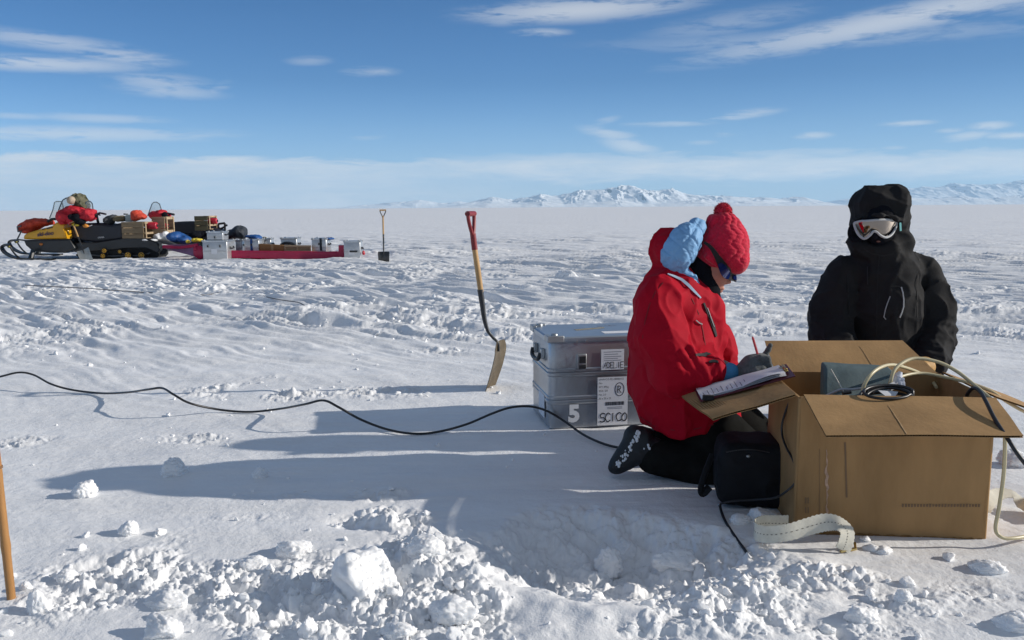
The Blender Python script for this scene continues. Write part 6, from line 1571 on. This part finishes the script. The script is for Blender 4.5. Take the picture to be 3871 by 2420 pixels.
far_case(737, 772, 563, 602, 18.42, .50, 'aluminium case at the sled tail with dark strap, end face in the sun', True, False, [(.55, NAVY_C)])
far_case(813, 852, 569, 617.5, 17.85, .30, 'tall aluminium case standing on the snow at the tail of the sled', False, True)
m = MB().tube([W(826, 594, 17.83), W(844, 594, 17.83)], .02, 8); m.build('side_handle', BLACKP, [o for o in bpy.data.objects if o.get('label', '').startswith('tall aluminium')][0])
cbx = thing('carton', W(642, 595, 18.3), 'long brown cardboard carton lying on the sled', 'carton')
m = MB(); m.hexa([W(613, 599, 18.3), W(671, 600, 18.3), W(671, 600, 18.5) , W(613, 599, 18.5), W(613, 576, 18.3), W(671, 579, 18.3), W(671, 578.5, 18.5), W(613, 575.5, 18.5)]); m.build('body', mat('brown_carton', (.23, .12, .045), .85, var=.1), cbx, bevel=.008)
m = MB(); m.slab([W(640, 600, 18.29), W(646, 600, 18.29), W(646, 577.8, 18.29), W(640, 577.4, 18.29)], (0, -1, 0), .002); m.build('tape', mat('brown_tape', (.30, .18, .08), .4), cbx)
pb = thing('plank_box', W(703, 590, 18.3), 'long flat wooden box lying on the sled beside the brown carton', 'box')
m = MB(); m.hexa([W(671.5, 600, 18.3), W(735, 600, 18.3), W(735, 599, 18.55), W(671.5, 599, 18.55), W(671.5, 579.5, 18.3), W(735, 580, 18.3), W(735, 579.3, 18.55), W(671.5, 579, 18.55)]); m.build('body', PLANK, pb, bevel=.006)
m = MB()
for (xa, xb, ya, yb) in ((672, 735, 580, 583.5), (672, 735, 591, 595), (672, 675, 583.5, 591), (701, 704, 583.5, 591), (732, 735, 583.5, 591)): m.slab([W(xa, yb, 18.29), W(xb, yb, 18.29), W(xb, ya, 18.29), W(xa, ya, 18.29)], (0, -1, 0), .012)
m.build('frame', PLANK_L, pb, bevel=.002)
tag(softpx('tarpaulin', [(596, 559, .7, 18, 4.5, .2), (610, 562, .65, 8, 3.5, .15)], YS, BLUE_C, None, .018, .02, (9, 7, 12), 56), 'blue tarpaulin folded on top of the strapped case on the sled', 'tarpaulin')
tag(softpx('tarpaulin', [(777, 564, .6, 12, 3, .18)], YS, BLUE_C, None, .016, .012, (9, 7, 12), 57), 'scrap of blue tarpaulin on the case at the sled tail', 'tarpaulin')
m = MB(); m.tube(spline([W(663, 579, 18.55), W(674, 574, 18.55), W(688, 575, 18.55), W(696, 579, 18.55)], 5), .03, 8); tag(m.build('blue_strap', NAVY_C, None), 'dark blue strap bunched over the plank box on the sled', 'strap')
tag(softpx('duffel_bag', [(548, 554, 1.0, 14, 12, .3), (565, 548, 1.0, 14, 16, .3), (576, 550, 1.0, 6, 13, .22), (538, 558, 1.0, 10, 10, .25)], YS, NAVY_C, None, .02, .03, (5, 5, 5), 58), 'dark navy duffel bag on the sled behind the aluminium cases', 'bag')
tag(softpx('dry_bag', [(415, 559, .6, 18, 12, .3), (438, 566, .6, 14, 9, .26)], YS, BLUE_C, None, .02, .03, (6, 5, 6), 59), 'bright blue bag lying on the prow of the sled', 'bag')
tag(softpx('glove', [(444, 571, .15, 5, 4, .08)], YS, YELC, None, .014, .015, (12, 12, 12), 60), 'small yellow glove beside the blue bag on the sled prow', 'glove')
tag(softpx('rope_coil', [(459, 568, .3, 6, 3.5, .12), (470, 567, .3, 8, 3.5, .14)], YS, YELC, None, .014, .02, (16, 12, 16), 61), 'bundle of yellow rope on the sled left of the aluminium cases', 'rope')
tag(softpx('pack', [(467, 556, .9, 18, 10, .3), (500, 552, 1.0, 18, 10, .25)], YS, FLEECE, None, .022, .03, (6, 6, 6), 62), 'black pack on the sled behind the small stacked case', 'pack')
tag(softpx('marker_flag', [(859, 597, .0, 4, 5.5, .05)], 17.9, CANR, None, .012, .012, (12, 12, 12), 63), 'little red flag right of the tall case at the sled tail', 'flag')
tag(softpx('hand_tool', [(624, 561.5, .9, 7, 2, .05)], YS, OLIVE, None, .012, .006, (12, 12, 12), 64), 'dark small tool lying across the cases on the sled', 'tool')

# ------------------------------------------------------------------ the cold hazy air between here and the mountains
hz = MB().box((0, 0, 649), (76000, 76000, 1310)).build('haze', None, None, smooth=False); hz['kind'] = 'stuff'
hm = bpy.data.materials.new('haze'); hm.use_nodes = True; hn = hm.node_tree.nodes
for n_ in list(hn): hn.remove(n_)
ho = hn.new('ShaderNodeOutputMaterial'); hv = hn.new('ShaderNodeVolumePrincipled'); hv.inputs['Color'].default_value = (.50, .76, 1.0, 1); hv.inputs['Density'].default_value = 2.6e-5; hv.inputs['Anisotropy'].default_value = .1
hm.node_tree.links.new(hv.outputs[0], ho.inputs['Volume']); hz.data.materials.append(hm)
